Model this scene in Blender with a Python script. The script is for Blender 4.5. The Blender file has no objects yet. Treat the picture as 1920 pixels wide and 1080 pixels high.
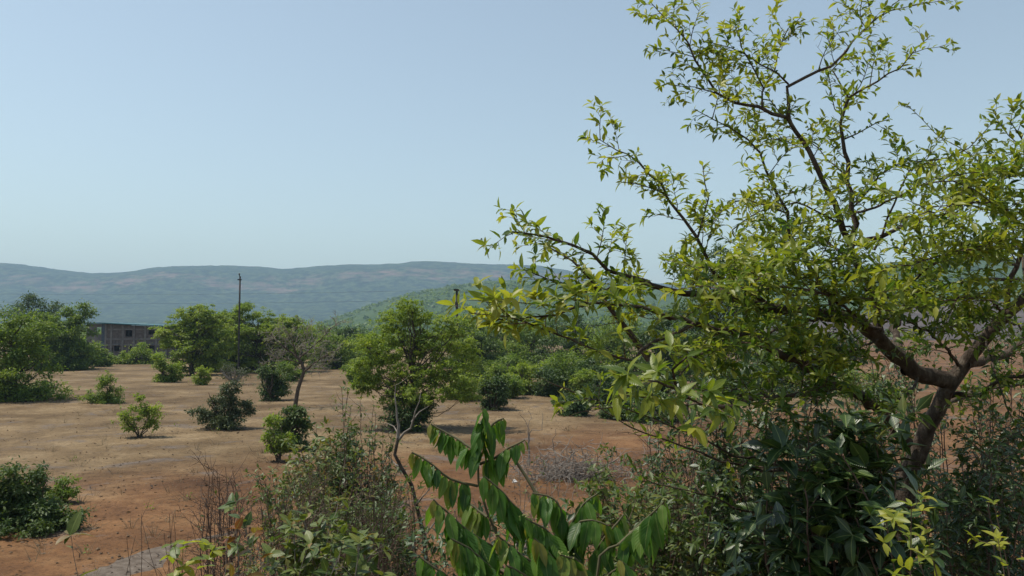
import bpy, math, random
import numpy as np
from mathutils import Vector, Matrix

# ------------------------------------------------------------------ camera, sky, sun, exposure
scene = bpy.context.scene
C = scene.collection
FPX = 1536.0                      # focal length in photograph pixels (1920 wide)
CAM_H = 5.0                       # eye height above the field
PITCH = math.atan(75.0 / FPX)     # horizon lies 75 px under the picture's middle

cam_d = bpy.data.cameras.new('camera')
cam = bpy.data.objects.new('camera', cam_d)
C.objects.link(cam)
cam_d.sensor_width = 36.0
cam_d.lens = 36.0 * FPX / 1920.0
cam_d.clip_start = 0.05
cam_d.clip_end = 30000.0
cam.location = (0, 0, CAM_H)
cam.rotation_euler = (math.pi / 2 + PITCH, 0, 0)
scene.camera = cam

SUN_EL = math.radians(64.0)
SUN_AZ = math.atan2(-0.95, 0.16)          # to the sun, clockwise from +y: left and beyond
w = bpy.data.worlds.new('World')
scene.world = w
w.use_nodes = True
nt = w.node_tree
nt.nodes.clear()
sky = nt.nodes.new('ShaderNodeTexSky')
sky.sky_type = 'NISHITA'
sky.sun_disc = False
sky.sun_elevation = SUN_EL
sky.sun_rotation = SUN_AZ
sky.air_density = 1.25
sky.dust_density = 0.7
sky.ozone_density = 3.0
bg = nt.nodes.new('ShaderNodeBackground')
bg.inputs['Strength'].default_value = 0.136
hs = nt.nodes.new('ShaderNodeHueSaturation')
hs.inputs['Saturation'].default_value = 0.70
out = nt.nodes.new('ShaderNodeOutputWorld')
nt.links.new(sky.outputs[0], hs.inputs['Color'])
tone = nt.nodes.new('ShaderNodeMix')
tone.data_type = 'RGBA'; tone.blend_type = 'MULTIPLY'; tone.inputs[0].default_value = 1.0
tone.inputs[7].default_value = (0.985, 1.015, 0.95, 1)
nt.links.new(hs.outputs[0], tone.inputs[6])
nt.links.new(tone.outputs[2], bg.inputs[0])
nt.links.new(bg.outputs[0], out.inputs[0])

sun_d = bpy.data.lights.new('sun', 'SUN')
sun_d.energy = 4.3
sun_d.angle = math.radians(0.6)
sun_d.color = (1.0, 0.93, 0.82)
sun = bpy.data.objects.new('sun', sun_d)
C.objects.link(sun)
to_sun = Vector((math.sin(SUN_AZ) * math.cos(SUN_EL), math.cos(SUN_AZ) * math.cos(SUN_EL), math.sin(SUN_EL)))
sun.rotation_euler = to_sun.to_track_quat('Z', 'Y').to_euler()

scene.view_settings.view_transform = 'Standard'
scene.view_settings.look = 'None'
scene.view_settings.exposure = 0.12
scene.view_settings.gamma = 1.0
scene.view_settings.use_curve_mapping = False
cy = scene.cycles
cy.max_bounces = 6
cy.diffuse_bounces = 3
cy.glossy_bounces = 2
cy.transmission_bounces = 4
cy.volume_bounces = 0
cy.use_denoising = True
cy.sample_clamp_indirect = 6.0

# ------------------------------------------------------------------ helpers
def at(px, py, d):
    """the point at forward distance d that a pixel of the photograph looks at"""
    u = (px - 960.0) / FPX
    v = (540.0 - py) / FPX
    y = math.cos(PITCH) - math.sin(PITCH) * v
    z = math.sin(PITCH) + math.cos(PITCH) * v
    k = d / y
    return np.array((u * k, d, CAM_H + z * k))

def dist_of(py):
    """forward distance of a point of the flat field seen at row py"""
    p = at(960, py, 1.0)
    return CAM_H / (CAM_H - p[2])

def lattice(ix, iy, seed):
    h = (ix * 374761393 + iy * 668265263 + seed * 974711) & 0xFFFFFFFF
    h = ((h ^ (h >> 13)) * 1274126177) & 0xFFFFFFFF
    return ((h ^ (h >> 16)) & 0xFFFF) / 65535.0

def vnoise(x, y, seed=0):
    x = np.asarray(x, float); y = np.asarray(y, float)
    ix = np.floor(x).astype(np.int64); iy = np.floor(y).astype(np.int64)
    fx = x - ix; fy = y - iy
    fx = fx * fx * (3 - 2 * fx); fy = fy * fy * (3 - 2 * fy)
    a = lattice(ix, iy, seed); b = lattice(ix + 1, iy, seed)
    c = lattice(ix, iy + 1, seed); d = lattice(ix + 1, iy + 1, seed)
    return (a * (1 - fx) + b * fx) * (1 - fy) + (c * (1 - fx) + d * fx) * fy

def fbm(x, y, seed=0, octv=4):
    s = 0; a = 1; t = 0
    for o in range(octv):
        s = s + a * vnoise(np.asarray(x) * 2 ** o, np.asarray(y) * 2 ** o, seed + o * 17); t += a; a *= 0.5
    return s / t

def ground_z(x, y):
    """field at 0, bank rising towards the viewer's feet"""
    x = np.asarray(x, float); y = np.asarray(y, float)
    edge = 10.8 + 0.8 * (fbm(x * 0.3, y * 0.05, 5, 2) - 0.5)
    bank = np.clip(0.34 * (edge - y), 0, 3.4)
    z = bank + (fbm(x * 0.09, y * 0.09, 2, 3) - 0.5) * 0.35 + (fbm(x * 0.8, y * 0.8, 3, 3) - 0.5) * 0.07
    return z

def gz(x, y):
    return float(ground_z(np.array([x]), np.array([y]))[0])

def mesh_arrays(name, verts, faces, mats, tint=None, uv=None, smooth=True, fmat=None):
    """verts (n,3); faces (m,k) with one k; tint per vertex; uv per vertex"""
    me = bpy.data.meshes.new(name)
    verts = np.asarray(verts, np.float32); faces = np.asarray(faces, np.int32)
    n, (m, k) = len(verts), faces.shape
    me.vertices.add(n); me.vertices.foreach_set('co', verts.ravel())
    me.loops.add(m * k); me.loops.foreach_set('vertex_index', faces.ravel())
    me.polygons.add(m)
    me.polygons.foreach_set('loop_start', np.arange(0, m * k, k, dtype=np.int32))
    me.polygons.foreach_set('loop_total', np.full(m, k, dtype=np.int32))
    if not isinstance(mats, (list, tuple)): mats = [mats]
    for mt in mats: me.materials.append(mt)
    if fmat is not None: me.polygons.foreach_set('material_index', np.asarray(fmat, np.int32))
    if tint is not None:
        at_ = me.attributes.new('tint', 'FLOAT', 'POINT')
        at_.data.foreach_set('value', np.asarray(tint, np.float32))
    if uv is not None:
        ul = me.uv_layers.new(name='UVMap')
        ul.data.foreach_set('uv', np.asarray(uv, np.float32)[faces.ravel()].ravel())
    me.update(calc_edges=True)
    me.validate()
    if not smooth:
        me.polygons.foreach_set('use_smooth', np.zeros(m, dtype=bool))
    return me

def obj(name, me, parent=None, kind=None, label=None, cat=None, group=None):
    o = bpy.data.objects.new(name, me)
    C.objects.link(o)
    if parent is not None: o.parent = parent
    if kind: o['kind'] = kind
    if label: o['label'] = label
    if cat: o['category'] = cat
    if group: o['group'] = group
    return o

def thing(name, label, cat, loc=(0, 0, 0), group=None):
    """an Empty at the thing's base; part geometry is given relative to it"""
    o = obj(name, None, None, None, label, cat, group)
    o.location = tuple(float(v) for v in loc)
    o.empty_display_size = 0.2
    return o

def bevel_box(x0, x1, y0, y1, z0, z1):
    v = np.array([(x, y, z) for z in (z0, z1) for y in (y0, y1) for x in (x0, x1)], float)
    f = np.array([(0, 2, 3, 1), (4, 5, 7, 6), (0, 1, 5, 4), (2, 6, 7, 3), (0, 4, 6, 2), (1, 3, 7, 5)])
    return v, f

def boxes(name, lst, mat, parent, kind=None):
    V = []; F = []; n = 0
    for b in lst:
        v, f = bevel_box(*b); V.append(v); F.append(f + n); n += 8
    return obj(name, mesh_arrays(name, np.concatenate(V), np.concatenate(F), mat, smooth=False), parent, kind)

def catmull(pts, step):
    pts = [np.asarray(p, float) for p in pts]
    if len(pts) == 2:
        n = max(2, int(np.linalg.norm(pts[1] - pts[0]) / step))
        return [pts[0] + (pts[1] - pts[0]) * i / n for i in range(n + 1)]
    P = [2 * pts[0] - pts[1]] + pts + [2 * pts[-1] - pts[-2]]
    o = []
    for i in range(1, len(P) - 2):
        p0, p1, p2, p3 = P[i - 1:i + 3]
        n = max(1, int(np.linalg.norm(p2 - p1) / step))
        for j in range(n):
            t = j / n
            o.append(0.5 * ((2 * p1) + (-p0 + p2) * t + (2 * p0 - 5 * p1 + 4 * p2 - p3) * t * t + (-p0 + 3 * p1 - 3 * p2 + p3) * t ** 3))
    o.append(pts[-1])
    return o

def tubes_mesh(name, paths, mat, sides=5):
    """paths: list of (points (n,3), radii (n)); tapered tubes in one mesh, ends closed to a point"""
    groups = {}
    for p, r in paths:
        s = sides(r[0]) if callable(sides) else sides
        groups.setdefault((len(p), s), []).append((p, r))
    V = []; F = []; base = 0
    for (n, s), lst in groups.items():
        P = np.array([a for a, _ in lst], float); R = np.array([b for _, b in lst], float)
        m = len(P)
        T = np.empty_like(P)
        T[:, 1:-1] = P[:, 2:] - P[:, :-2]; T[:, 0] = P[:, 1] - P[:, 0]; T[:, -1] = P[:, -1] - P[:, -2]
        T /= np.linalg.norm(T, axis=2, keepdims=True) + 1e-9
        avg = np.abs(P[:, -1] - P[:, 0])
        ref = np.zeros((m, 3)); ref[np.arange(m), np.argmin(avg, axis=1)] = 1
        A = np.cross(T, ref[:, None, :]); A /= np.linalg.norm(A, axis=2, keepdims=True) + 1e-9
        B = np.cross(T, A)
        ang = np.arange(s) * 2 * math.pi / s
        ring = (A[:, :, None, :] * np.cos(ang)[None, None, :, None] + B[:, :, None, :] * np.sin(ang)[None, None, :, None])
        verts = P[:, :, None, :] + ring * R[:, :, None, None]
        V.append(verts.reshape(-1, 3))
        i = np.arange(n - 1)[:, None]; j = np.arange(s)[None, :]
        q = np.stack([i * s + j, i * s + (j + 1) % s, (i + 1) * s + (j + 1) % s, (i + 1) * s + j], -1).reshape(-1, 4)
        off = base + np.arange(m) * n * s
        F.append((q[None] + off[:, None, None]).reshape(-1, 4))
        base += m * n * s
    return mesh_arrays(name, np.concatenate(V), np.concatenate(F), mat)

# ------------------------------------------------------------------ leaf shapes
def leaf_template(stations=3, width=0.4, fold=0.25, droop=0.25, tip=0.5, wave=0.0):
    """leaf along +x, length 1, blade facing +z, midrib fold and drooping tip. verts, tris, uv"""
    V = [(0, 0, 0)]; UV = [(0, 0.5)]
    for i in range(1, stations + 1):
        t = i / (stations + 1)
        half = 0.5 * width * math.sin(math.pi * t ** tip) ** 0.8
        z = -droop * t * t
        wv = wave * math.sin(i * 2.4)
        V += [(t, half, z + fold * half + wv), (t, 0, z), (t, -half, z + fold * half - wv)]
        UV += [(t, 1), (t, 0.5), (t, 0)]
    V.append((1, 0, -droop)); UV.append((1, 0.5))
    T = [(0, 2, 1), (0, 3, 2)]
    for i in range(stations - 1):
        a = 1 + 3 * i; b = a + 3
        T += [(a, a + 1, b + 1), (a, b + 1, b), (a + 1, a + 2, b + 2), (a + 1, b + 2, b + 1)]
    a = 1 + 3 * (stations - 1); e = len(V) - 1
    T += [(a, a + 1, e), (a + 1, a + 2, e)]
    return np.array(V, float), np.array(T), np.array(UV, float)

LEAF_NEAR = leaf_template(3, 0.37, 0.35, 0.24, 0.8)
LEAF_TWO = leaf_template(2, 0.37, 0.35, 0.24, 0.8)
LEAF_ONE = leaf_template(1, 0.42, 0.35, 0.20, 0.9)
LEAF_BIG = leaf_template(4, 0.50, 0.22, 0.25, 0.8, 0.012)
LEAF_DROOP = leaf_template(5, 0.37, 0.42, 0.16, 0.8, 0.025)
LEAF_MID = (np.array([(0, 0, 0), (0.45, 0.24, 0.05), (1, 0, -0.12), (0.45, -0.24, 0.05)], float),
            np.array([(0, 2, 1), (0, 3, 2)]), np.array([(0, .5), (.5, 1), (1, .5), (.5, 0)], float))

def leaf_frames(D, N):
    """rows of rotation matrices (m,3,3) whose columns are leaf x (along D), y, z (close to N)"""
    X = D / (np.linalg.norm(D, axis=1, keepdims=True) + 1e-9)
    Y = np.cross(N, X); Y /= np.linalg.norm(Y, axis=1, keepdims=True) + 1e-9
    Z = np.cross(X, Y)
    return np.stack([X, Y, Z], axis=2)

def leaves_mesh(name, tpl, pos, D, N, size, tint, mat):
    V, T, UV = tpl
    M = leaf_frames(D, N)
    m = len(pos)
    W = np.einsum('mij,nj->mni', M, V) * size[:, None, None] + pos[:, None, :]
    F = (T[None] + (np.arange(m) * len(V))[:, None, None]).reshape(-1, 3)
    return mesh_arrays(name, W.reshape(-1, 3), F, mat, tint=np.repeat(tint, len(V)), uv=np.tile(UV, (m, 1)))

def leaf_variants(tpl, mat, n=6, lo=0.0, hi=1.0):
    V, T, UV = tpl
    r = []
    for i in range(n):
        k = np.random.default_rng(900 + i)
        W = V * np.array([1, 0.9 + 0.2 * k.random(), 1]) + np.array([0, 1, 0]) * (V[:, :1] ** 2) * k.uniform(-.08, .08)
        t = lo + (hi - lo) * (i + 0.5) / n
        r.append((t, mesh_arrays('leaf', W, T, mat, tint=np.full(len(V), t), uv=UV)))
    return r

def leaf_objects(root, variants, pos, D, N, size, tint, name='leaf'):
    M = leaf_frames(D, N)
    ts = np.array([t for t, _ in variants])
    for i in range(len(pos)):
        me = variants[int(np.argmin(np.abs(ts - tint[i])))][1]
        o = bpy.data.objects.new(name, me)
        C.objects.link(o)
        o.parent = root
        m4 = Matrix([[*(M[i, r] * size[i]), pos[i, r]] for r in range(3)] + [[0, 0, 0, 1]])
        o.matrix_local = m4

def largest_in_view(pos, size, n):
    """indices of the n leaves that show largest in the photograph"""
    u = pos[:, 0] / pos[:, 1] * FPX + 960; v = 615 - (pos[:, 2] - CAM_H) / pos[:, 1] * FPX
    inside = (u > -20) & (u < 1940) & (v > -20) & (v < 1100) & (pos[:, 1] > 0.5)
    sc = np.where(inside, size / pos[:, 1], 0)
    return np.argsort(-sc)[:n]

# ------------------------------------------------------------------ materials
def nodes(name):
    m = bpy.data.materials.new(name)
    m.use_nodes = True
    t = m.node_tree
    t.nodes.clear()
    return m, t, t.nodes.new, t.links.new

def ramp(N, stops, interp='LINEAR'):
    r = N('ShaderNodeValToRGB')
    r.color_ramp.interpolation = interp
    e = r.color_ramp.elements
    while len(e) < len(stops): e.new(0.5)
    for s, (p, c) in zip(e, stops):
        s.position = p; s.color = (*c, 1) if len(c) == 3 else c
    return r

def noise(N, L, scale, detail=4, rough=0.55, vec=None, dist=0.0):
    n = N('ShaderNodeTexNoise')
    n.inputs['Scale'].default_value = scale
    n.inputs['Detail'].default_value = detail
    n.inputs['Roughness'].default_value = rough
    n.inputs['Distortion'].default_value = dist
    if vec is not None: L(vec, n.inputs['Vector'])
    return n

def mixc(N, L, fac, a, b, mode='MIX'):
    m = N('ShaderNodeMix')
    m.data_type = 'RGBA'; m.blend_type = mode
    for s, v in ((m.inputs[0], fac), (m.inputs[6], a), (m.inputs[7], b)):
        if hasattr(v, 'is_output'): L(v, s)
        elif isinstance(v, tuple): s.default_value = (*v, 1)
        else: s.default_value = v
    return m.outputs[2]

def leaf_mat(name, stops, trans=0.35, rough=0.42, veins=0.0, spec=0.4, tboost=1.5):
    """leaf blade: colour by each leaf's age (tint) with mottling; light also passes through"""
    m, t, N, L = nodes(name)
    o = N('ShaderNodeOutputMaterial')
    a = N('ShaderNodeAttribute'); a.attribute_name = 'tint'
    oi = N('ShaderNodeObjectInfo')
    tc = N('ShaderNodeTexCoord')
    n1 = noise(N, L, 9.0, 3, 0.6, tc.outputs['Object'])
    mth = N('ShaderNodeMath'); mth.operation = 'MULTIPLY_ADD'
    L(n1.outputs[0], mth.inputs[0]); mth.inputs[1].default_value = 0.30; L(a.outputs['Fac'], mth.inputs[2])
    m2 = N('ShaderNodeMath'); m2.operation = 'MULTIPLY_ADD'
    L(oi.outputs['Random'], m2.inputs[0]); m2.inputs[1].default_value = 0.16; L(mth.outputs[0], m2.inputs[2])
    m3 = N('ShaderNodeMath'); m3.operation = 'SUBTRACT'; L(m2.outputs[0], m3.inputs[0]); m3.inputs[1].default_value = 0.23
    r = ramp(N, stops)
    L(m3.outputs[0], r.inputs[0])
    col = r.outputs[0]
    p = N('ShaderNodeBsdfPrincipled')
    if veins:
        uv = N('ShaderNodeUVMap')
        sx = N('ShaderNodeSeparateXYZ'); L(uv.outputs[0], sx.inputs[0])
        v0 = N('ShaderNodeMath'); v0.operation = 'SUBTRACT'; L(sx.outputs[1], v0.inputs[0]); v0.inputs[1].default_value = 0.5
        va = N('ShaderNodeMath'); va.operation = 'ABSOLUTE'; L(v0.outputs[0], va.inputs[0])
        mid = N('ShaderNodeMath'); mid.operation = 'LESS_THAN'; L(va.outputs[0], mid.inputs[0]); mid.inputs[1].default_value = 0.035
        s1 = N('ShaderNodeMath'); s1.operation = 'MULTIPLY_ADD'; L(va.outputs[0], s1.inputs[0]); s1.inputs[1].default_value = -0.45; L(sx.outputs[0], s1.inputs[2])
        s2 = N('ShaderNodeMath'); s2.operation = 'MULTIPLY'; L(s1.outputs[0], s2.inputs[0]); s2.inputs[1].default_value = 2 * math.pi * 11
        s3 = N('ShaderNodeMath'); s3.operation = 'SINE'; L(s2.outputs[0], s3.inputs[0])
        bp = N('ShaderNodeBump'); bp.inputs['Strength'].default_value = veins; bp.inputs['Distance'].default_value = 0.004
        L(s3.outputs[0], bp.inputs['Height']); L(bp.outputs[0], p.inputs['Normal'])
        col = mixc(N, L, mid.outputs[0], col, mixc(N, L, 0.45, col, (0.30, 0.36, 0.12)))
    L(col, p.inputs['Base Color'])
    p.inputs['Roughness'].default_value = rough
    p.inputs['Specular IOR Level'].default_value = spec
    tr = N('ShaderNodeBsdfTranslucent')
    L(mixc(N, L, 1.0, col, (tboost, tboost * 1.02, tboost * 0.5), 'MULTIPLY'), tr.inputs[0])
    mx = N('ShaderNodeMixShader'); mx.inputs[0].default_value = trans
    L(p.outputs[0], mx.inputs[1]); L(tr.outputs[0], mx.inputs[2])
    L(mx.outputs[0], o.inputs[0])
    return m

def rough_mat(name, stops, scale=6.0, rough=0.9, bump=0.4, dist=0.02, detail=5, stretch=(1, 1, 1), spec=0.25):
    m, t, N, L = nodes(name)
    o = N('ShaderNodeOutputMaterial')
    tc = N('ShaderNodeTexCoord')
    mp = N('ShaderNodeMapping'); L(tc.outputs['Object'], mp.inputs[0]); mp.inputs['Scale'].default_value = stretch
    n1 = noise(N, L, scale, detail, 0.62, mp.outputs[0])
    r = ramp(N, stops); L(n1.outputs[0], r.inputs[0])
    p = N('ShaderNodeBsdfPrincipled')
    L(r.outputs[0], p.inputs['Base Color'])
    p.inputs['Roughness'].default_value = rough
    p.inputs['Specular IOR Level'].default_value = spec
    b = N('ShaderNodeBump'); b.inputs['Strength'].default_value = bump; b.inputs['Distance'].default_value = dist
    n2 = noise(N, L, scale * 3.1, 4, 0.65, mp.outputs[0])
    L(n2.outputs[0], b.inputs['Height']); L(b.outputs[0], p.inputs['Normal'])
    L(p.outputs[0], o.inputs[0])
    return m

M = {}
YG = [(0.0, (0.030, 0.065, 0.012)), (0.35, (0.060, 0.115, 0.016)), (0.65, (0.175, 0.225, 0.024)), (1.0, (0.33, 0.33, 0.045))]
M['leaf_young'] = leaf_mat('leaf_young_green', YG, 0.46, 0.38, 0.10)
M['leaf_dark'] = leaf_mat('leaf_dark_glossy', [(0.0, (0.013, 0.033, 0.011)), (0.5, (0.029, 0.062, 0.017)), (0.9, (0.066, 0.108, 0.024)), (1.0, (0.12, 0.12, 0.03))], 0.22, 0.36, 0.15, 0.5)
M['leaf_droop'] = leaf_mat('leaf_quilted_green', [(0.0, (0.030, 0.088, 0.012)), (0.45, (0.060, 0.150, 0.018)), (0.8, (0.115, 0.215, 0.026)), (1.0, (0.20, 0.19, 0.035))], 0.48, 0.40, 0.20, 0.4)
M['leaf_pale'] = leaf_mat('leaf_pale_green', [(0.0, (0.026, 0.052, 0.012)), (0.5, (0.056, 0.096, 0.020)), (0.8, (0.14, 0.17, 0.036)), (1.0, (0.20, 0.13, 0.045))], 0.30, 0.42, 0.15)
M['leaf_red'] = leaf_mat('leaf_young_red', [(0.0, (0.10, 0.13, 0.03)), (0.45, (0.17, 0.12, 0.03)), (1.0, (0.22, 0.07, 0.03))], 0.36, 0.4, 0.1)
M['crown_mid'] = leaf_mat('crown_mid_green', [(0.0, (0.050, 0.095, 0.016)), (0.45, (0.110, 0.175, 0.026)), (1.0, (0.21, 0.265, 0.040))], 0.40, 0.55)
M['crown_light'] = leaf_mat('crown_light_green', [(0.0, (0.085, 0.135, 0.020)), (0.45, (0.165, 0.235, 0.030)), (1.0, (0.27, 0.32, 0.045))], 0.44, 0.55)
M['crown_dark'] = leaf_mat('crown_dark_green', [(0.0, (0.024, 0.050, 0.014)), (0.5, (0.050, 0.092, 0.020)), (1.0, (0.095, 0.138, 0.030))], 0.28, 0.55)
M['crown_grey'] = leaf_mat('crown_grey_green', [(0.0, (0.040, 0.060, 0.026)), (0.5, (0.068, 0.092, 0.036)), (1.0, (0.12, 0.135, 0.05))], 0.25, 0.55)
M['bark'] = rough_mat('bark_brown', [(0.28, (0.034, 0.024, 0.017)), (0.5, (0.075, 0.055, 0.040)), (0.72, (0.16, 0.13, 0.10))], 22, 0.9, 1.0, 0.02, 7, (1, 1, 0.5))
M['bark_dark'] = rough_mat('bark_dark', [(0.25, (0.035, 0.026, 0.02)), (0.6, (0.075, 0.056, 0.042)), (0.85, (0.12, 0.095, 0.075))], 14, 0.9, 0.5, 0.01)
M['twig_grey'] = rough_mat('twig_grey', [(0.2, (0.11, 0.095, 0.08)), (0.5, (0.22, 0.19, 0.16)), (0.8, (0.36, 0.33, 0.29))], 10, 0.9, 0.3, 0.004)
M['stalk_olive'] = rough_mat('stalk_olive', [(0.2, (0.06, 0.055, 0.03)), (0.8, (0.13, 0.12, 0.06))], 12, 0.8, 0.2, 0.003)
M['twig_brown'] = rough_mat('twig_brown', [(0.2, (0.05, 0.034, 0.026)), (0.5, (0.10, 0.068, 0.050)), (0.8, (0.17, 0.12, 0.09))], 10, 0.9, 0.3, 0.004)

# ------------------------------------------------------------------ ground
def ground_material():
    m, t, N, L = nodes('dry_soil')
    o = N('ShaderNodeOutputMaterial'); p = N('ShaderNodeBsdfPrincipled')
    geo = N('ShaderNodeNewGeometry'); P = geo.outputs['Position']
    sx = N('ShaderNodeSeparateXYZ'); L(P, sx.inputs[0])
    big = noise(N, L, 0.055, 5, 0.6, P)
    med = noise(N, L, 0.35, 6, 0.62, P, 0.4)
    fine = noise(N, L, 3.2, 6, 0.7, P)
    tan = ramp(N, [(0.30, (0.098, 0.065, 0.034)), (0.5, (0.152, 0.104, 0.055)), (0.70, (0.214, 0.155, 0.088))])
    L(med.outputs[0], tan.inputs[0])
    red = ramp(N, [(0.28, (0.070, 0.034, 0.016)), (0.5, (0.128, 0.064, 0.028)), (0.72, (0.180, 0.100, 0.046))])
    L(med.outputs[0], red.inputs[0])
    # iron-red earth in the near field and on the open right side
    def lin(a, k, b):
        q = N('ShaderNodeMath'); q.operation = 'MULTIPLY_ADD'; L(a, q.inputs[0]); q.inputs[1].default_value = k
        if hasattr(b, 'is_output'): L(b, q.inputs[2])
        else: q.inputs[2].default_value = b
        return q.outputs[0]
    warp = lin(big.outputs[0], 16.0, sx.outputs[1])
    warp = lin(med.outputs[0], 9.0, warp)
    warp = lin(sx.outputs[0], -0.75, warp)
    mr = N('ShaderNodeMapRange'); mr.interpolation_type = 'SMOOTHSTEP'
    L(warp, mr.inputs[0]); mr.inputs[1].default_value = 43.0; mr.inputs[2].default_value = 55.0
    mr.inputs[3].default_value = 1.0; mr.inputs[4].default_value = 0.0
    far = N('ShaderNodeMapRange'); far.interpolation_type = 'SMOOTHSTEP'
    L(lin(sx.outputs[1], -0.34, sx.outputs[0]), far.inputs[0]); far.inputs[1].default_value = 2.0; far.inputs[2].default_value = 14.0
    mx = N('ShaderNodeMath'); mx.operation = 'MAXIMUM'; L(mr.outputs[0], mx.inputs[0]); L(far.outputs[0], mx.inputs[1])
    c = mixc(N, L, mx.outputs[0], tan.outputs[0], red.outputs[0])
    pn = noise(N, L, 0.16, 5, 0.6, P, 0.6)
    pr = ramp(N, [(0.36, (0.74, 0.72, 0.70)), (0.5, (1, 1, 1)), (0.64, (1.30, 1.33, 1.36))]); L(pn.outputs[0], pr.inputs[0])
    c = mixc(N, L, 1.0, c, pr.outputs[0], 'MULTIPLY')
    # ash-grey patches of old litter
    gn = noise(N, L, 0.42, 5, 0.68, P, 0.8)
    gr = ramp(N, [(0.56, (0, 0, 0)), (0.66, (1, 1, 1))]); L(gn.outputs[0], gr.inputs[0])
    gm = N('ShaderNodeMath'); gm.operation = 'MULTIPLY'; L(gr.outputs[0], gm.inputs[0]); gm.inputs[1].default_value = 0.75
    c = mixc(N, L, gm.outputs[0], c, (0.125, 0.105, 0.092))
    # dark crumbs and pale dust
    dk = ramp(N, [(0.28, (0.42, 0.38, 0.35)), (0.46, (1, 1, 1)), (0.75, (1.22, 1.2, 1.18))]); L(fine.outputs[0], dk.inputs[0])
    c = mixc(N, L, 1.0, c, dk.outputs[0], 'MULTIPLY')
    sp = noise(N, L, 11.0, 3, 0.7, P)
    sr = ramp(N, [(0.30, (0.40, 0.36, 0.33)), (0.40, (0.93, 0.93, 0.93)), (0.6, (1.12, 1.12, 1.12))]); L(sp.outputs[0], sr.inputs[0])
    c = mixc(N, L, 1.0, c, sr.outputs[0], 'MULTIPLY')
    vf = noise(N, L, 34.0, 3, 0.75, P)
    vr = ramp(N, [(0.36, (0.45, 0.42, 0.40)), (0.46, (1, 1, 1)), (0.66, (1.2, 1.2, 1.2))]); L(vf.outputs[0], vr.inputs[0])
    c = mixc(N, L, 0.6, c, vr.outputs[0], 'MULTIPLY')
    L(c, p.inputs['Base Color'])
    p.inputs['Roughness'].default_value = 0.95; p.inputs['Specular IOR Level'].default_value = 0.15
    b = N('ShaderNodeBump'); b.inputs['Strength'].default_value = 0.6; b.inputs['Distance'].default_value = 0.05
    L(fine.outputs[0], b.inputs['Height'])
    b2 = N('ShaderNodeBump'); b2.inputs['Strength'].default_value = 0.55; b2.inputs['Distance'].default_value = 0.03
    L(sp.outputs[0], b2.inputs['Height']); L(b.outputs[0], b2.inputs['Normal']); L(b2.outputs[0], p.inputs['Normal'])
    L(p.outputs[0], o.inputs[0])
    return m
M['soil'] = ground_material()

ys = np.concatenate([np.linspace(-60, 0, 14), np.linspace(0.4, 60, 150), 60 * (4700 / 60) ** (np.linspace(0.012, 1, 90))])
k = np.linspace(-1, 1, 191)
xs = np.sinh(k * 6.6) / np.sinh(6.6) * 4300
xs = np.sort(np.unique(np.round(xs, 4)))
X, Y = np.meshgrid(xs, ys)
Z = ground_z(X, Y)
V = np.stack([X, Y, Z], -1).reshape(-1, 3)
nx, ny = len(xs), len(ys)
i = np.arange(ny - 1)[:, None]; j = np.arange(nx - 1)[None, :]
Fq = np.stack([i * nx + j, i * nx + j + 1, (i + 1) * nx + j + 1, (i + 1) * nx + j], -1).reshape(-1, 4)
ground = obj('ground', mesh_arrays('ground', V, Fq, M['soil']), kind='structure')

# grey gravel path along the foot of the bank
M['gravel'] = rough_mat('path_gravel', [(0.3, (0.07, 0.052, 0.038)), (0.5, (0.125, 0.098, 0.075)), (0.75, (0.20, 0.165, 0.132))], 5, 0.95, 0.8, 0.03, 7)
pts = catmull([at(40, 1140, dist_of(1140)), at(210, 1075, dist_of(1075)), at(330, 1028, dist_of(1028)), at(440, 1000, dist_of(1000))], 0.3)
Vp = []; 
for a_, q in enumerate(pts):
    tg = pts[min(a_ + 1, len(pts) - 1)] - pts[max(a_ - 1, 0)]
    nrm = np.array((-tg[1], tg[0])); nrm /= np.linalg.norm(nrm)
    for s_ in np.linspace(-1, 1, 9):
        wd = (0.95 - 0.75 * a_ / len(pts) + 0.30 * (fbm(a_ * 0.35, s_ > 0, 31, 3) - 0.5) * 2)
        if a_ > len(pts) - 8: wd *= (len(pts) - a_) / 8
        wd *= 0.75 + 0.7 * float(fbm(a_ * 0.9, 3 + (s_ > 0), 57, 3))
        x_, y_ = q[0] + nrm[0] * s_ * wd, q[1] + nrm[1] * s_ * wd
        Vp.append((x_, y_, gz(x_, y_) - 0.03 + 0.05 * (1 - s_ * s_) + 0.02 * float(fbm(x_ * 4, y_ * 4, 8, 2) - .5)))
i = np.arange(len(pts) - 1)[:, None]; j = np.arange(8)[None, :]
Fp = np.stack([i * 9 + j, (i + 1) * 9 + j, (i + 1) * 9 + j + 1, i * 9 + j + 1], -1).reshape(-1, 4)
obj('path', mesh_arrays('path', np.array(Vp), Fp, M['gravel']), kind='structure')

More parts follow.
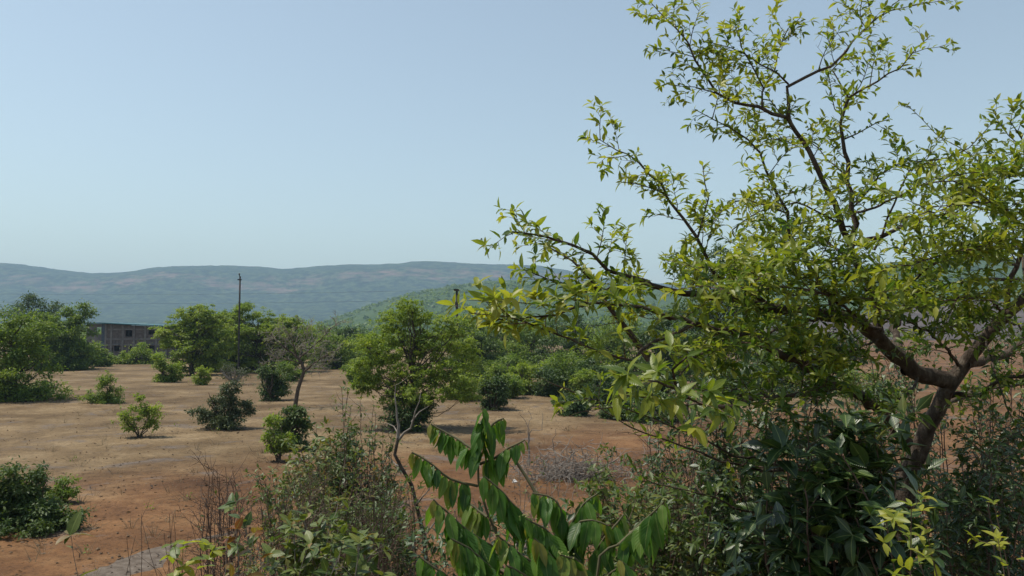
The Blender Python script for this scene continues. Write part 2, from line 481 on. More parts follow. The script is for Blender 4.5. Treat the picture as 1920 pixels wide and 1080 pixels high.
# ------------------------------------------------------------------ hills
def hill_material(name, greens, bare, bare_amt, sc):
    m, t, N, L = nodes(name)
    o = N('ShaderNodeOutputMaterial'); p = N('ShaderNodeBsdfPrincipled')
    geo = N('ShaderNodeNewGeometry'); P = geo.outputs['Position']
    n1 = noise(N, L, sc, 8, 0.7, P)
    r = ramp(N, greens); L(n1.outputs[0], r.inputs[0])
    at_ = N('ShaderNodeAttribute'); at_.attribute_name = 'tint'
    mp = N('ShaderNodeMapping'); L(P, mp.inputs[0]); mp.inputs['Scale'].default_value = (1, 0.4, 5.0)
    n2 = noise(N, L, sc * 0.35, 8, 0.7, mp.outputs[0])
    q = N('ShaderNodeMath'); q.operation = 'MULTIPLY_ADD'; L(n2.outputs[0], q.inputs[0]); q.inputs[1].default_value = 1.3; L(at_.outputs['Fac'], q.inputs[2])
    rb = ramp(N, [(bare_amt, (0, 0, 0)), (bare_amt + 0.16, (1, 1, 1))]); 
    h = N('ShaderNodeMath'); h.operation = 'MULTIPLY'; L(q.outputs[0], h.inputs[0]); h.inputs[1].default_value = 0.5
    L(h.outputs[0], rb.inputs[0])
    c = mixc(N, L, rb.outputs[0], r.outputs[0], bare)
    L(c, p.inputs['Base Color']); p.inputs['Roughness'].default_value = 0.95; p.inputs['Specular IOR Level'].default_value = 0.1
    b = N('ShaderNodeBump'); b.inputs['Strength'].default_value = 1.0; b.inputs['Distance'].default_value = 0.6 / sc * 0.1
    L(n1.outputs[0], b.inputs['Height']); L(b.outputs[0], p.inputs['Normal'])
    L(p.outputs[0], o.inputs[0])
    return m

def hill(name, prof, d_crest, d_foot, mat, rough, seed, shape, cliff=0.0, nu=420, nv=70, back=500, x_lo=-700, x_hi=2700):
    """ridge whose skyline follows the given profile; v runs from the foot over the crest and down the back"""
    px = np.linspace(x_lo, x_hi, nu)
    pp = np.array(prof, float)
    crest_py = np.interp(px, pp[:, 0], pp[:, 1])
    crest_z = np.array([at(960, q, d_crest)[2] for q in crest_py])
    ang = (px - 960) / FPX
    vs = np.concatenate([np.linspace(0, 1, nv), 1 + np.linspace(0.08, 1, 10)])
    U, Vv = np.meshgrid(np.arange(nu), vs)
    A = ang[U]; cz = crest_z[U]
    front = Vv <= 1
    sp = fbm(A * 9, Vv * 1.5, seed + 3, 3) - 0.5                  # spurs and gullies running down the slope
    d = np.where(front, d_foot + (d_crest - d_foot) * Vv, d_crest + back * (Vv - 1))
    d = d + sp * rough * 6 * np.clip(1 - Vv, 0, 1) * 2
    hv = np.interp(np.clip(Vv + sp * 0.16 * (Vv < 1) * np.clip(Vv * 4, 0, 1) * np.clip((1 - Vv) * 5, 0, 1), 0, 1), [a for a, _ in shape], [b for _, b in shape])
    hgt = np.where(front, hv, 1 - (Vv - 1) ** 1.5 * 1.05)
    x = A * d
    z = np.maximum(cz, 2) * hgt
    amp = rough * np.clip(np.where(front, Vv * 3, 1), 0, 1) * np.clip(1.25 - Vv, 0.12, 1)
    z = z + (fbm(x / 90, d / 90, seed, 4) - 0.5) * amp * 1.4 + (fbm(x / 14, d / 14, seed + 9, 3) - 0.5) * rough * 0.35
    z = np.where(Vv < 0.02, -3.0, z)
    slope = np.zeros_like(z)
    slope = cliff * np.exp(-((Vv - 0.80) / 0.075) ** 2) + 0.5 * cliff * np.exp(-((Vv - 0.55) / 0.04) ** 2)
    n, mrow = len(vs), nu
    i = np.arange(n - 1)[:, None]; j = np.arange(mrow - 1)[None, :]
    F = np.stack([i * mrow + j, i * mrow + j + 1, (i + 1) * mrow + j + 1, (i + 1) * mrow + j], -1).reshape(-1, 4)
    Vt = np.stack([x, d, z], -1)
    o = obj(name, mesh_arrays(name, Vt.reshape(-1, 3), F, mat, tint=slope.ravel()), kind='structure')
    return Vt[:nv]

M['hill_far'] = hill_material('hill_far_forest', [(0.40, (0.005, 0.012, 0.006)), (0.5, (0.022, 0.044, 0.015)), (0.60, (0.072, 0.098, 0.038))], (0.21, 0.13, 0.10), 0.553, 0.04)
M['hill_green'] = hill_material('hill_green_forest', [(0.3, (0.028, 0.048, 0.018)), (0.5, (0.050, 0.085, 0.026)), (0.7, (0.085, 0.115, 0.040))], (0.17, 0.12, 0.085), 0.62, 0.04)
M['hill_bare'] = hill_material('hill_bare_scrub', [(0.3, (0.050, 0.042, 0.040)), (0.5, (0.085, 0.066, 0.062)), (0.7, (0.125, 0.10, 0.085))], (0.16, 0.10, 0.08), 0.62, 0.05)

FAR_PROF = [(-700, 512), (-200, 500), (0, 493), (30, 494), (60, 499), (90, 503), (130, 508), (165, 511.5), (220, 511), (250, 508), (280, 503), (320, 499), (370, 498),
            (440, 498), (490, 500), (525, 504), (560, 502), (600, 499), (650, 496), (700, 496), (740, 494), (770, 491), (800, 490), (840, 491), (870, 494),
            (960, 496), (1010, 498), (1060, 506), (1120, 519), (1200, 529), (1400, 540), (2000, 540), (2700, 540)]
hill('far_ridge_hill', FAR_PROF, 3300, 1750, M['hill_far'], 15, 11, [(0, 0), (0.35, 0.12), (0.62, 0.36), (0.74, 0.55), (0.86, 0.86), (1, 1)], cliff=0.55, nu=380, nv=76, back=900)
mid_pts = hill('green_spur_hill', [(-700, 640), (480, 636), (560, 622), (620, 600), (700, 571), (760, 552), (850, 535), (910, 526), (970, 525), (1050, 531), (1140, 533), (1300, 545), (1600, 560), (2700, 590)],
     1350, 620, M['hill_green'], 9, 23, [(0, 0), (0.3, 0.16), (0.7, 0.68), (1, 1)], nu=300, nv=50, x_lo=380, x_hi=2100, back=400)
right_pts = hill('wooded_hill', [(1150, 640), (1250, 600), (1350, 556), (1450, 520), (1520, 503), (1600, 497), (1700, 490), (1800, 481), (1900, 484), (2100, 478), (2700, 500)],
     1000, 560, M['hill_green'], 8, 37, [(0, 0), (0.3, 0.2), (0.7, 0.72), (1, 1)], nu=240, nv=44, x_lo=1180, x_hi=2700, back=400)
hill('bare_low_hill', [(1250, 640), (1400, 618), (1550, 596), (1700, 578), (1820, 562), (1920, 566), (2200, 560), (2700, 580)],
     520, 330, M['hill_bare'], 4, 51, [(0, 0), (0.4, 0.3), (1, 1)], nu=200, nv=30, x_lo=1280, x_hi=2700, back=120)

# forest that covers the hills and the plain in front of them: too far to tell the trees apart
def forest(name, centres, radii, mat, seed, per=22):
    r = np.random.default_rng(seed)
    n = len(centres)
    q = r.normal(size=(n, per, 3)); q /= np.linalg.norm(q, axis=2, keepdims=True)
    q *= r.random((n, per, 1)) ** 0.4
    q[:, :, 2] = np.abs(q[:, :, 2]) * 1.1
    pos = centres[:, None, :] + q * radii[:, None, None]
    D = r.normal(size=(n, per, 3)); Nn = q + r.normal(size=(n, per, 3)) * 0.5 + np.array((0, 0, 0.6))
    size = radii[:, None] * (0.7 + 0.5 * r.random((n, per)))
    tint = np.repeat(r.random(n) * 0.7, per) + r.random(n * per) * 0.3
    pos = pos.reshape(-1, 3); D = D.reshape(-1, 3); Nn = Nn.reshape(-1, 3)
    pos = pos - D / np.linalg.norm(D, axis=1, keepdims=True) * size.reshape(-1, 1) * 0.5
    wide = (LEAF_MID[0] * np.array([1, 1.7, 1]), LEAF_MID[1], LEAF_MID[2])
    return obj(name, leaves_mesh(name, wide, pos, D, Nn, size.ravel(), tint, mat), kind='stuff')

r_ = np.random.default_rng(7)
def on_grid(G, n, lo=0.05, hi=1.0):
    a = r_.uniform(lo, hi, n) * (G.shape[0] - 1.001); b = r_.uniform(0, 1, n) * (G.shape[1] - 1.001)
    i0 = a.astype(int); j0 = b.astype(int); fa = (a - i0)[:, None]; fb = (b - j0)[:, None]
    return (G[i0, j0] * (1 - fa) + G[i0 + 1, j0] * fa) * (1 - fb) + (G[i0, j0 + 1] * (1 - fa) + G[i0 + 1, j0 + 1] * fa) * fb
c1 = on_grid(mid_pts, 4600); c1 = c1[fbm(c1[:, 0] / 60, c1[:, 1] / 60, 4, 3) > 0.40]
forest('hillside_forest', c1, r_.uniform(2.2, 4.2, len(c1)), M['crown_mid'], 71, 13)
c2 = on_grid(right_pts, 1200)
forest('hillside_forest', c2, r_.uniform(2.0, 3.8, len(c2)), M['crown_dark'], 72, 12)
# wooded plain
n = 4200
dd = 190 * (1900 / 190) ** r_.random(n); ax = r_.uniform(-0.75, 0.36, n)
c3 = np.stack([ax * dd, dd, np.zeros(n)], 1)
c3 = c3[(fbm(c3[:, 0] / 70, c3[:, 1] / 70, 14, 3) > 0.36)]
forest('plain_forest', c3, r_.uniform(1.8, 3.6, len(c3)) * np.clip(c3[:, 1] / 500, 0.8, 1.8), M['crown_mid'], 73, 13)

# ------------------------------------------------------------------ unfinished two-storey building
M['concrete'] = rough_mat('weathered_concrete', [(0.25, (0.085, 0.08, 0.077)), (0.5, (0.145, 0.136, 0.13)), (0.75, (0.22, 0.205, 0.195))], 1.4, 0.9, 0.3, 0.02, 7)
M['infill'] = rough_mat('brick_infill', [(0.25, (0.062, 0.052, 0.048)), (0.5, (0.108, 0.09, 0.084)), (0.75, (0.165, 0.14, 0.13))], 2.2, 0.95, 0.4, 0.02, 7)
M['roof_sheet'] = rough_mat('blue_green_roof_sheet', [(0.3, (0.035, 0.10, 0.115)), (0.7, (0.06, 0.155, 0.17))], 3, 0.5, 0.1, 0.01)
M['corner_grey'] = rough_mat('blue_grey_corner', [(0.3, (0.045, 0.060, 0.080)), (0.7, (0.085, 0.105, 0.135))], 2, 0.7, 0.2, 0.02)
M['window_dark'] = rough_mat('window_frame_dark', [(0.3, (0.03, 0.028, 0.026)), (0.7, (0.06, 0.055, 0.05))], 5, 0.7, 0.1, 0.01)
BD = dist_of(672)
b0 = at(197, 672, BD)
bld = thing('concrete_building', 'unfinished two-storey concrete frame building with low sloping blue-green sheet roof', 'building', (b0[0], BD, gz(b0[0], BD)))
def bx(px): return float(at(px, 640, BD)[0] - b0[0])
def bz(py): return float(at(960, py, BD)[2] - bld.location.z)
RIGHT = 330
DEP = 9.0
ztop = lambda px: bz(605.5) + (bz(611.5) - bz(605.5)) * (px - 197) / (316 - 197)
cols = [198, 208.5, 230, 251, 272, 293, 312, RIGHT]
# columns and beams
for c_ in cols:
    boxes('column', [(bx(c_) - 0.16, bx(c_) + 0.16, -0.06, 0.3, -0.2, ztop(c_) - 0.16)], M['concrete'], bld)
bands = [(bz(619), bz(616.4)), (bz(637.5), bz(634)), (bz(648), bz(645.2))]
for z0, z1 in bands:
    for a_, b_ in zip(cols[:-1], cols[1:]):
        boxes('beam', [(bx(a_) + 0.16, bx(b_) - 0.16, -0.03, 0.27, z0, z1)], M['concrete'], bld)
# infill panels, with real openings
holes = {2: (234.5, 247.5, 619.2, 631.5), 4: (278, 289, 619.2, 627.5)}
low_holes = {1: (214, 224, 648.5, 659), 3: (254, 262, 649, 659), 4: (278, 289.5, 649, 656.5), 2: (243, 248, 649, 658)}
def panel(a_, b_, z0, z1, hole=None, y0=0.04, y1=0.24):
    x0, x1 = bx(a_) + 0.16, bx(b_) - 0.16
    if hole is None:
        boxes('wall_panel', [(x0, x1, y0, y1, z0, z1)], M['infill'], bld); return
    hx0, hx1, hz1, hz0 = max(bx(hole[0]), x0 + 0.05), min(bx(hole[1]), x1 - 0.05), bz(hole[2]), bz(hole[3])
    hz0 = max(hz0, z0 + 0.02); hz1 = min(hz1, z1)
    L_ = [(x0, hx0, y0, y1, z0, z1), (hx1, x1, y0, y1, z0, z1), (hx0, hx1, y0, y1, z0, hz0)]
    if z1 - hz1 > 0.03: L_.append((hx0, hx1, y0, y1, hz1, z1))
    for q in L_: boxes('wall_panel', [q], M['infill'], bld)
    fr = boxes('window_frame', [(hx0, hx0 + 0.07, 0.1, 0.18, hz0, hz1), (hx1 - 0.07, hx1, 0.1, 0.18, hz0, hz1), (hx0 + 0.07, hx1 - 0.07, 0.1, 0.18, hz0, hz0 + 0.07)], M['window_dark'], bld)
    boxes('mullion', [((hx0 + hx1) / 2 - 0.03, (hx0 + hx1) / 2 + 0.03, 0.11, 0.17, hz0 + 0.07, hz1)], M['window_dark'], fr)
for k_, (a_, b_) in enumerate(zip(cols[:-1], cols[1:])):
    x0, x1 = bx(a_) + 0.16, bx(b_) - 0.16
    v = np.array([(x0, .04, bz(616.4)), (x1, .04, bz(616.4)), (x1, .04, ztop(b_) - .18), (x0, .04, ztop(a_) - .18)])
    v = np.concatenate([v, v + (0, .2, 0)])
    f = np.array([(0, 1, 2, 3), (7, 6, 5, 4), (0, 4, 5, 1), (1, 5, 6, 2), (2, 6, 7, 3), (3, 7, 4, 0)])
    obj('wall_panel', mesh_arrays('wall_panel', v, f, M['infill'], smooth=False), bld)
    panel(a_, b_, bz(634), bz(619), holes.get(k_))
    panel(a_, b_, bz(645.2), bz(637.5))
    panel(a_, b_, -0.2, bz(648), low_holes.get(k_))
    if k_ in (1, 4): boxes('sunshade', [(x0 + .2, x1 - .2, -0.75, -0.03, bz(647.2), bz(646.2))], M['concrete'], bld)
# back, sides, floor slab, roof
xl, xr = bx(198) - 0.16, bx(RIGHT) + 0.16
o_ = boxes('back_wall', [(xl, bx(279), DEP, DEP + .2, -.2, bz(612)), (bx(287), xr, DEP, DEP + .2, -.2, bz(614)), (bx(279), bx(287), DEP, DEP + .2, -.2, bz(625)), (bx(279), bx(287), DEP, DEP + .2, bz(620.5), bz(613.5))], M['infill'], bld)
boxes('side_wall', [(xl - 0.02, xl + .2, 0.31, DEP - .01, -.2, bz(606.5))], M['infill'], bld)
boxes('side_wall', [(xr - .2, xr + .02, 0.31, DEP - .01, -.2, bz(613.5))], M['infill'], bld)
boxes('floor_slab', [(xl + .22, xr - .22, 0.28, DEP - .02, bz(637), bz(635.5))], M['concrete'], bld)
za, zb = ztop(196) , ztop(RIGHT + 2)
v = np.array([(xl - .5, -.7, za - .1), (xr + .5, -.7, zb - .1), (xr + .5, DEP + .7, zb - .1), (xl - .5, DEP + .7, za - .1)])
v = np.concatenate([v, v + (0, 0, .16)])
f = np.array([(3, 2, 1, 0), (4, 5, 6, 7), (0, 1, 5, 4), (1, 2, 6, 5), (2, 3, 7, 6), (3, 0, 4, 7)])
obj('roof', mesh_arrays('roof', v, f, M['roof_sheet'], smooth=False), bld)
# the wing at its end with a dark blue-grey strip as the corner plane
wz = bz(603.5)
boxes('wing_wall', [(bx(160), bx(189), 0.35, 0.6, -.2, bz(627)), (bx(160), bx(178), 0.35, 0.6, bz(627), wz - .35), (bx(187.5), bx(189), 0.35, 0.6, bz(627), wz - .35), (bx(178), bx(187.5), 0.35, 0.6, bz(613.5), wz - .35)], M['concrete'], bld)
boxes('corner_strip', [(bx(189.3), bx(197.0), 0.12, 0.3, -.2, bz(606.5))], M['corner_grey'], bld)
boxes('wing_roof', [(bx(158), bx(193), -0.4, DEP, wz - .3, wz - .12)], M['roof_sheet'], bld)
boxes('wing_back_wall', [(bx(160), bx(189), DEP - .6, DEP - .4, -.2, wz - .35)], M['infill'], bld)
boxes('door', [(bx(207), bx(212), 0.0, 0.035, -.2, bz(652))], M['window_dark'], bld)

# ------------------------------------------------------------------ utility poles and wires
M['pole'] = rough_mat('pole_dark_steel', [(0.3, (0.018, 0.016, 0.015)), (0.7, (0.045, 0.04, 0.036))], 3, 0.7, 0.1, 0.01)
M['insulator'] = rough_mat('insulator_ceramic', [(0.3, (0.03, 0.02, 0.016)), (0.7, (0.06, 0.045, 0.035))], 5, 0.3, 0.0, 0.01)
def local(pts, root): return [np.asarray(p, float) - np.array(root.location) for p in pts]
PD = 86.0
p0 = at(447, 690, PD); p1 = at(447.5, 518, PD)
pole = thing('utility_pole', 'tall dark straight utility pole rising out of the leafy trees', 'pole', (p0[0], PD, gz(p0[0], PD)))
h_ = float(p1[2] - pole.location.z)
obj('shaft', tubes_mesh('shaft', [([(0, 0, -.3), (0, 0, h_ * .5), (0.02, 0, h_), (0.02, 0, h_ + .02)], [.105, .095, .085, .001])], M['pole'], 10), pole)
brk = boxes('bracket', [(-.2, .22, -.15, -.10, h_ - .42, h_ - .3)], M['pole'], pole)
obj('insulator', tubes_mesh('insulator', [([(-.06, 0, h_), (-.06, 0, h_ + .16), (-.06, 0, h_ + .2), (-.06, 0, h_ + .3), (-.06, 0, h_ + .31)], [.04, .05, .1, .07, .01])], M['insulator'], 8), brk)

QD = 78.0
q0 = at(857, 700, QD)
pole2 = thing('utility_pole', 'short weathered utility pole with a side strut behind the leafy branch tip', 'pole', (q0[0], QD, gz(q0[0], QD)))
def L2(px, py): return at(px, py, QD) - np.array(pole2.location)
obj('shaft', tubes_mesh('shaft', [([(0, 0, -.3), L2(857.5, 620), L2(856.5, 545), L2(856.5, 544)], [.13, .12, .10, .001])], M['pole'], 10), pole2)
stt = obj('strut', tubes_mesh('strut', [([L2(857, 582) + (0, -.1, 0), L2(852, 563) + (0, -.1, 0), L2(852, 562) + (0, -.1, 0)], [.07, .07, .001])], M['pole'], 8), pole2)
t1 = L2(855.5, 544)
boxes('crossarm', [(t1[0] - .2, t1[0] + .26, -.75, .75, t1[2] - .06, t1[2] + .08)], M['pole'], pole2)
obj('insulator', tubes_mesh('insulator', [([L2(851.8, 563), L2(851.8, 560.5), L2(851.8, 560)], [.06, .1, .01])], M['insulator'], 8), stt)
M['wire'] = rough_mat('wire_dark', [(0.3, (0.04, 0.04, 0.04)), (0.7, (0.07, 0.07, 0.07))], 3, 0.6, 0, 0.01)
for py0, py1, lab in ((545.0, 543.2, 'upper thin power wire running level across the hazy hillside'), (559.5, 561.5, 'lower thin power wire running level across the hazy hillside')):
    A_ = at(-420, py0 - 8, QD + 60); B_ = at(856, py1, QD)
    w0 = thing('power_wire', lab, 'wire', tuple(B_), 'power wires over the field')
    pts_ = [(A_ - B_) * t + np.array((0, 0, -1.1 * 4 * t * (1 - t))) * 0.8 for t in np.linspace(0, 1, 24)]
    obj('cable', tubes_mesh('cable', [(pts_, [0.007] * 24)], M['wire'], 5), w0)

# ------------------------------------------------------------------ trees and shrubs of the field
def unit3(v): return v / (np.linalg.norm(v) + 1e-9)
field_plants = []
def crown_tree(name, label, cat, px, base_py, blobs, leaf, n_leaf, mat, seed, group=None, d=None, trunk_px=None, bark='bark_dark', flat=0.55, crad=0.30, stems=1, spread=0.0, fork=0.35, lean=0.0, bare=0.0, skirt=None):
    """blobs: leafy masses (px, py, rx, ry) seen in the photograph, placed at the plant's own distance with depth of their own"""
    r = np.random.default_rng(seed)
    if skirt is None: skirt = stems > 1 and spread < .4 or name == 'leafy_tree'
    n_leaf = int(n_leaf * 1.75); leaf *= 1.3; crad *= 1.15
    d = d or dist_of(base_py)
    g = at(px, base_py, d)
    x0, z0 = g[0], gz(g[0], d)
    root = thing(name, label, cat, (x0, d, z0), group)
    O = np.array((x0, d, z0))
    s = d / FPX
    wide_ = max(abs(b[0] - px) + b[2] for b in blobs)
    low_ = max(b[1] for b in blobs)
    if skirt: blobs = list(blobs) + [(px, base_py - 0.10 * wide_, wide_ * 0.62, 0.16 * wide_), (px - wide_ * .3, (base_py + low_) / 2, wide_ * .5, 0.3 * wide_), (px + wide_ * .3, (base_py + low_) / 2, wide_ * .5, 0.3 * wide_)]
    area = sum(b[2] * b[3] for b in blobs)
    clusters_all = []
    for (bpx, bpy_, rx, ry) in blobs:
        c = at(bpx, bpy_, d) - O
        c[1] += r.normal() * rx * s * 0.35
        R = np.array((rx * s, rx * s * 0.85, ry * s))
        k_ = max(7, int(1.7 * (rx * ry / min(rx, ry) ** 2) / crad ** 2 * 0.9))
        for _ in range(k_):
            q = r.normal(size=3); q /= np.linalg.norm(q)
            q *= r.random() ** 0.36 * 0.97
            ragged = r.random() < 0.16
            if ragged: q = unit3(q) * r.uniform(1.0, 1.28)
            clusters_all.append((c + q * R, min(R[0], R[2]) * crad * (r.uniform(0.3, 0.6) if ragged else r.uniform(0.55, 1.3)), rx * ry / k_ * (0.3 if ragged else 1)))
    wgt = np.array([w_ for _, _, w_ in clusters_all]); wgt = wgt / wgt.sum()
    cnt = np.maximum(6, (wgt * n_leaf * r.uniform(0.55, 1.45, len(wgt))).astype(int))
    tot = int(cnt.sum())
    cid = np.repeat(np.arange(len(cnt)), cnt)
    cen = np.array([c for c, _, _ in clusters_all]); rad = np.array([q for _, q, _ in clusters_all])
    off = r.normal(size=(tot, 3)) * 0.62
    off[:, 2] *= flat
    pos = cen[cid] + off * rad[cid][:, None]
    # a thin spray of loose leaves breaks the outline
    loose = r.random(tot) < 0.07
    pos[loose] += r.normal(size=(loose.sum(), 3)) * rad[cid][loose][:, None] * 0.8
    keep = pos[:, 2] > 0.03
    pos = pos[keep]; cid = cid[keep]; off = off[keep]; tot = len(pos)
    D = off + r.normal(size=(tot, 3)) * 0.7; D[:, 2] -= 0.35
    Nn = r.normal(size=(tot, 3)) * 0.42 + np.array((0, 0, 0.9)) + off * 0.3
    size = leaf * r.uniform(0.6, 1.35, tot)
    ct = r.random(len(cnt))
    tint = np.clip(0.15 + 0.45 * ct[cid] + 0.4 * r.random(tot), 0, 1)
    field_plants.append((O.copy(), max(b[2] for b in blobs) * s))
    # wood: trunk, then limbs to the leaf masses
    trunk_r = (trunk_px or 6) * s * 0.5
    top = cen[:, 2].max()
    paths_t = []; paths_b = []
    axis_x = lambda z: (cen[:, 0].mean() * 0.8) * min(1, max(0, z / max(top, .1))) + lean * z
    for st in range(stems):
        a_ = r.uniform(0, 2 * math.pi)
        sx, sy = (math.cos(a_) * spread * top, math.sin(a_) * spread * top) if stems > 1 else (0, 0)
        hh = top * (0.78 if stems == 1 else r.uniform(0.5, 0.85))
        pts_ = [np.array((0.06 * sx * (stems > 1), 0.06 * sy, -0.25))]
        for z_ in np.linspace(0.12, 1, 7):
            pts_.append(np.array((axis_x(hh * z_) + sx * z_ + r.normal() * 0.018 * top, sy * z_ + r.normal() * 0.018 * top, hh * z_)))
        paths_t.append((pts_, [trunk_r * (1.25 - 1.05 * i / 7) for i in range(8)]))
    for ci in r.permutation(len(cen))[:min(len(cen), 90)]:
        tp = paths_t[r.integers(len(paths_t))][0]
        zt = np.clip(cen[ci][2] * r.uniform(0.35, 0.8), top * 0.06, top * 0.7)
        k_ = int(np.argmin([abs(q[2] - zt) for q in tp]))
        a0 = tp[k_]; b0_ = cen[ci]
        mid = a0 * 0.45 + b0_ * 0.55 + r.normal(size=3) * 0.05 * top + np.array((0, 0, -0.03 * top))
        r0 = trunk_r * r.uniform(0.16, 0.34)
        paths_b.append(([a0, a0 * 0.7 + mid * 0.3 + r.normal(size=3) * 0.01 * top, mid, b0_ * .6 + mid * .4, b0_], [r0, r0 * .85, r0 * .6, r0 * .4, r0 * .15]))
    for i_, pt in enumerate(paths_t):
        wood_ = obj('trunk' if stems == 1 else 'stem', tubes_mesh('trunk', [pt], M[bark], 7), root)
    if paths_b:
        obj('branches', tubes_mesh('branches', paths_b, M[bark], 4), wood_ if stems == 1 else root, 'stuff')
    obj('crown', leaves_mesh('crown', LEAF_MID, pos, D, Nn, size, tint, mat), root, 'stuff')
    return root

GT = 'trees standing in the dry field'
GS = 'shrubs dotted over the dry field'
T = crown_tree
# left edge group
T('leafy_tree', 'big dark leafy tree with foliage down to the ground, farthest left in the field', 'tree', 30, 752, [(30, 625, 55, 50), (55, 660, 45, 55), (0, 670, 60, 60), (30, 710, 66, 34), (-50, 640, 55, 75), (35, 736, 66, 18), (-40, 725, 60, 30)], .16, 18000, M['crown_mid'], 1, GT, trunk_px=14)
T('leafy_tree', 'bright green full tree just left of the concrete building', 'tree', 135, 692, [(140, 592, 28, 26), (115, 620, 34, 32), (150, 632, 30, 36), (125, 662, 44, 30), (155, 668, 26, 24)], .24, 11000, M['crown_mid'], 2, GT, trunk_px=9)
T('leafy_tree', 'dark round-topped tree rising behind the other trees by the building', 'tree', 58, 664, [(50, 566, 26, 17), (85, 580, 26, 18), (40, 600, 36, 30), (90, 620, 30, 34)], .34, 6000, M['crown_dark'], 3, GT, trunk_px=7)
T('leafy_tree', 'mid green tree between the dark edge tree and the building trees', 'tree', 92, 694, [(88, 625, 32, 40), (70, 650, 36, 40), (100, 672, 34, 24)], .24, 7000, M['crown_mid'], 4, GT, trunk_px=8)
# in front of the building
T('field_shrub', 'low green shrub at the left foot of the concrete building', 'shrub', 188, 686, [(186, 662, 20, 22), (196, 674, 16, 12)], .2, 2600, M['crown_mid'], 5, GS, stems=4, spread=.25, trunk_px=3)
T('field_shrub', 'wide rounded shrub before the ground floor windows of the building', 'shrub', 262, 682, [(262, 660, 20, 18), (240, 670, 20, 12), (284, 668, 16, 14)], .2, 3200, M['crown_light'], 6, GS, stems=4, spread=.3, trunk_px=3)
T('field_shrub', 'low dark shrub under the first window of the building', 'shrub', 222, 682, [(222, 671, 20, 11)], .2, 1500, M['crown_mid'], 7, GS, stems=3, spread=.3, trunk_px=3)
# open field, left
T('field_shrub', 'green shrub with a pointed top and low spreading side on bare soil', 'shrub', 198, 755, [(204, 722, 15, 26), (212, 740, 20, 16), (178, 743, 26, 11)], .12, 2600, M['crown_mid'], 8, GS, stems=5, spread=.25, trunk_px=3)
T('field_shrub', 'small open light green shrub with bare stems showing at its foot', 'shrub', 262, 820, [(240, 778, 22, 14), (266, 774, 24, 16), (290, 775, 18, 16), (264, 745, 9, 9), (245, 800, 15, 8), (280, 796, 18, 9)], .10, 1500, M['crown_light'], 9, GS, stems=9, spread=.45, trunk_px=1.7, crad=.36)
T('field_shrub', 'grey-green twiggy shrub standing on the middle of the bare field', 'shrub', 420, 803, [(405, 775, 34, 26), (440, 772, 30, 28), (436, 730, 20, 20), (422, 750, 26, 20)], .10, 5200, M['crown_grey'], 10, GS, stems=9, spread=.35, trunk_px=3)
T('field_shrub', 'dense pale-topped shrub standing alone before the umbrella-shaped trees', 'shrub', 312, 717, [(312, 692, 27, 24), (300, 676, 16, 14), (330, 700, 12, 14)], .14, 3600, M['crown_light'], 11, GS, stems=4, spread=.3, trunk_px=4)
T('field_shrub', 'tiny bright green shrub beside the lone pale-topped shrub', 'shrub', 378, 722, [(378, 704, 16, 17)], .13, 1300, M['crown_light'], 12, GS, stems=3, spread=.25, trunk_px=3)
T('field_shrub', 'dark rounded shrub left of the bare-branched tree', 'shrub', 508, 752, [(508, 722, 30, 28), (500, 702, 20, 16)], .13, 4200, M['crown_dark'], 13, GS, stems=4, spread=.3, trunk_px=4)
T('field_shrub', 'dark dense shrub at the foot of the bare-branched tree', 'shrub', 545, 843, [(550, 795, 30, 34), (528, 815, 30, 26), (553, 768, 18, 14)], .10, 6200, M['crown_dark'], 14, GS, stems=5, spread=.3, trunk_px=4)
T('field_shrub', 'yellow-green sprouting shrub in front of the dark dense shrub', 'shrub', 522, 846, [(512, 790, 15, 12), (540, 822, 16, 14), (505, 820, 10, 14)], .11, 700, M['crown_light'], 15, GS, d=31, stems=5, spread=.35, trunk_px=2.5)
T('field_shrub', 'dark green bush cut by the left edge of the picture, near the gravel path', 'shrub', 55, 993, [(40, 910, 48, 40), (15, 945, 55, 45), (80, 945, 40, 42), (55, 965, 62, 26), (-40, 940, 50, 60)], .075, 15000, M['crown_dark'], 16, GS, stems=8, spread=.3, trunk_px=5, crad=.26)
T('field_shrub', 'thin sprawling green shrub at the right side of the edge bush', 'shrub', 118, 950, [(118, 912, 22, 16), (105, 930, 20, 14), (132, 925, 14, 12)], .07, 1000, M['crown_mid'], 17, GS, stems=7, spread=.45, trunk_px=3, crad=.4)
# umbrella trees round the pole
T('umbrella_tree', 'light green umbrella-shaped tree with layered crown left of the tall pole', 'tree', 362, 702, [(375, 583, 38, 15), (350, 602, 40, 16), (398, 600, 40, 18), (335, 622, 42, 16), (385, 628, 52, 20), (322, 640, 32, 12), (368, 655, 58, 20), (350, 680, 40, 18), (400, 675, 36, 18)], .20, 15000, M['crown_light'], 18, GT, trunk_px=8, flat=.4)
T('umbrella_tree', 'wide light green layered tree right of the tall pole', 'tree', 480, 706, [(462, 582, 36, 15), (438, 604, 38, 18), (500, 600, 42, 18), (470, 625, 58, 22), (530, 622, 40, 18), (455, 655, 54, 22), (520, 650, 50, 22), (480, 685, 54, 20), (535, 680, 34, 18)], .20, 17000, M['crown_light'], 19, GT, d=94, trunk_px=8, flat=.4)
T('umbrella_tree', 'light green layered tree at the foot of the tall pole between its two neighbours', 'tree', 425, 698, [(425, 600, 36, 16), (410, 630, 46, 20), (445, 640, 44, 20), (425, 668, 54, 20)], .2, 9000, M['crown_mid'], 31, GT, d=97, trunk_px=8, flat=.4)
T('umbrella_tree', 'light green layered tree at the right end of the clump by the pole', 'tree', 545, 704, [(540, 606, 28, 14), (560, 626, 34, 16), (530, 640, 40, 18), (555, 660, 42, 18), (540, 684, 40, 16)], .2, 7500, M['crown_light'], 32, GT, d=96, trunk_px=7, flat=.4)
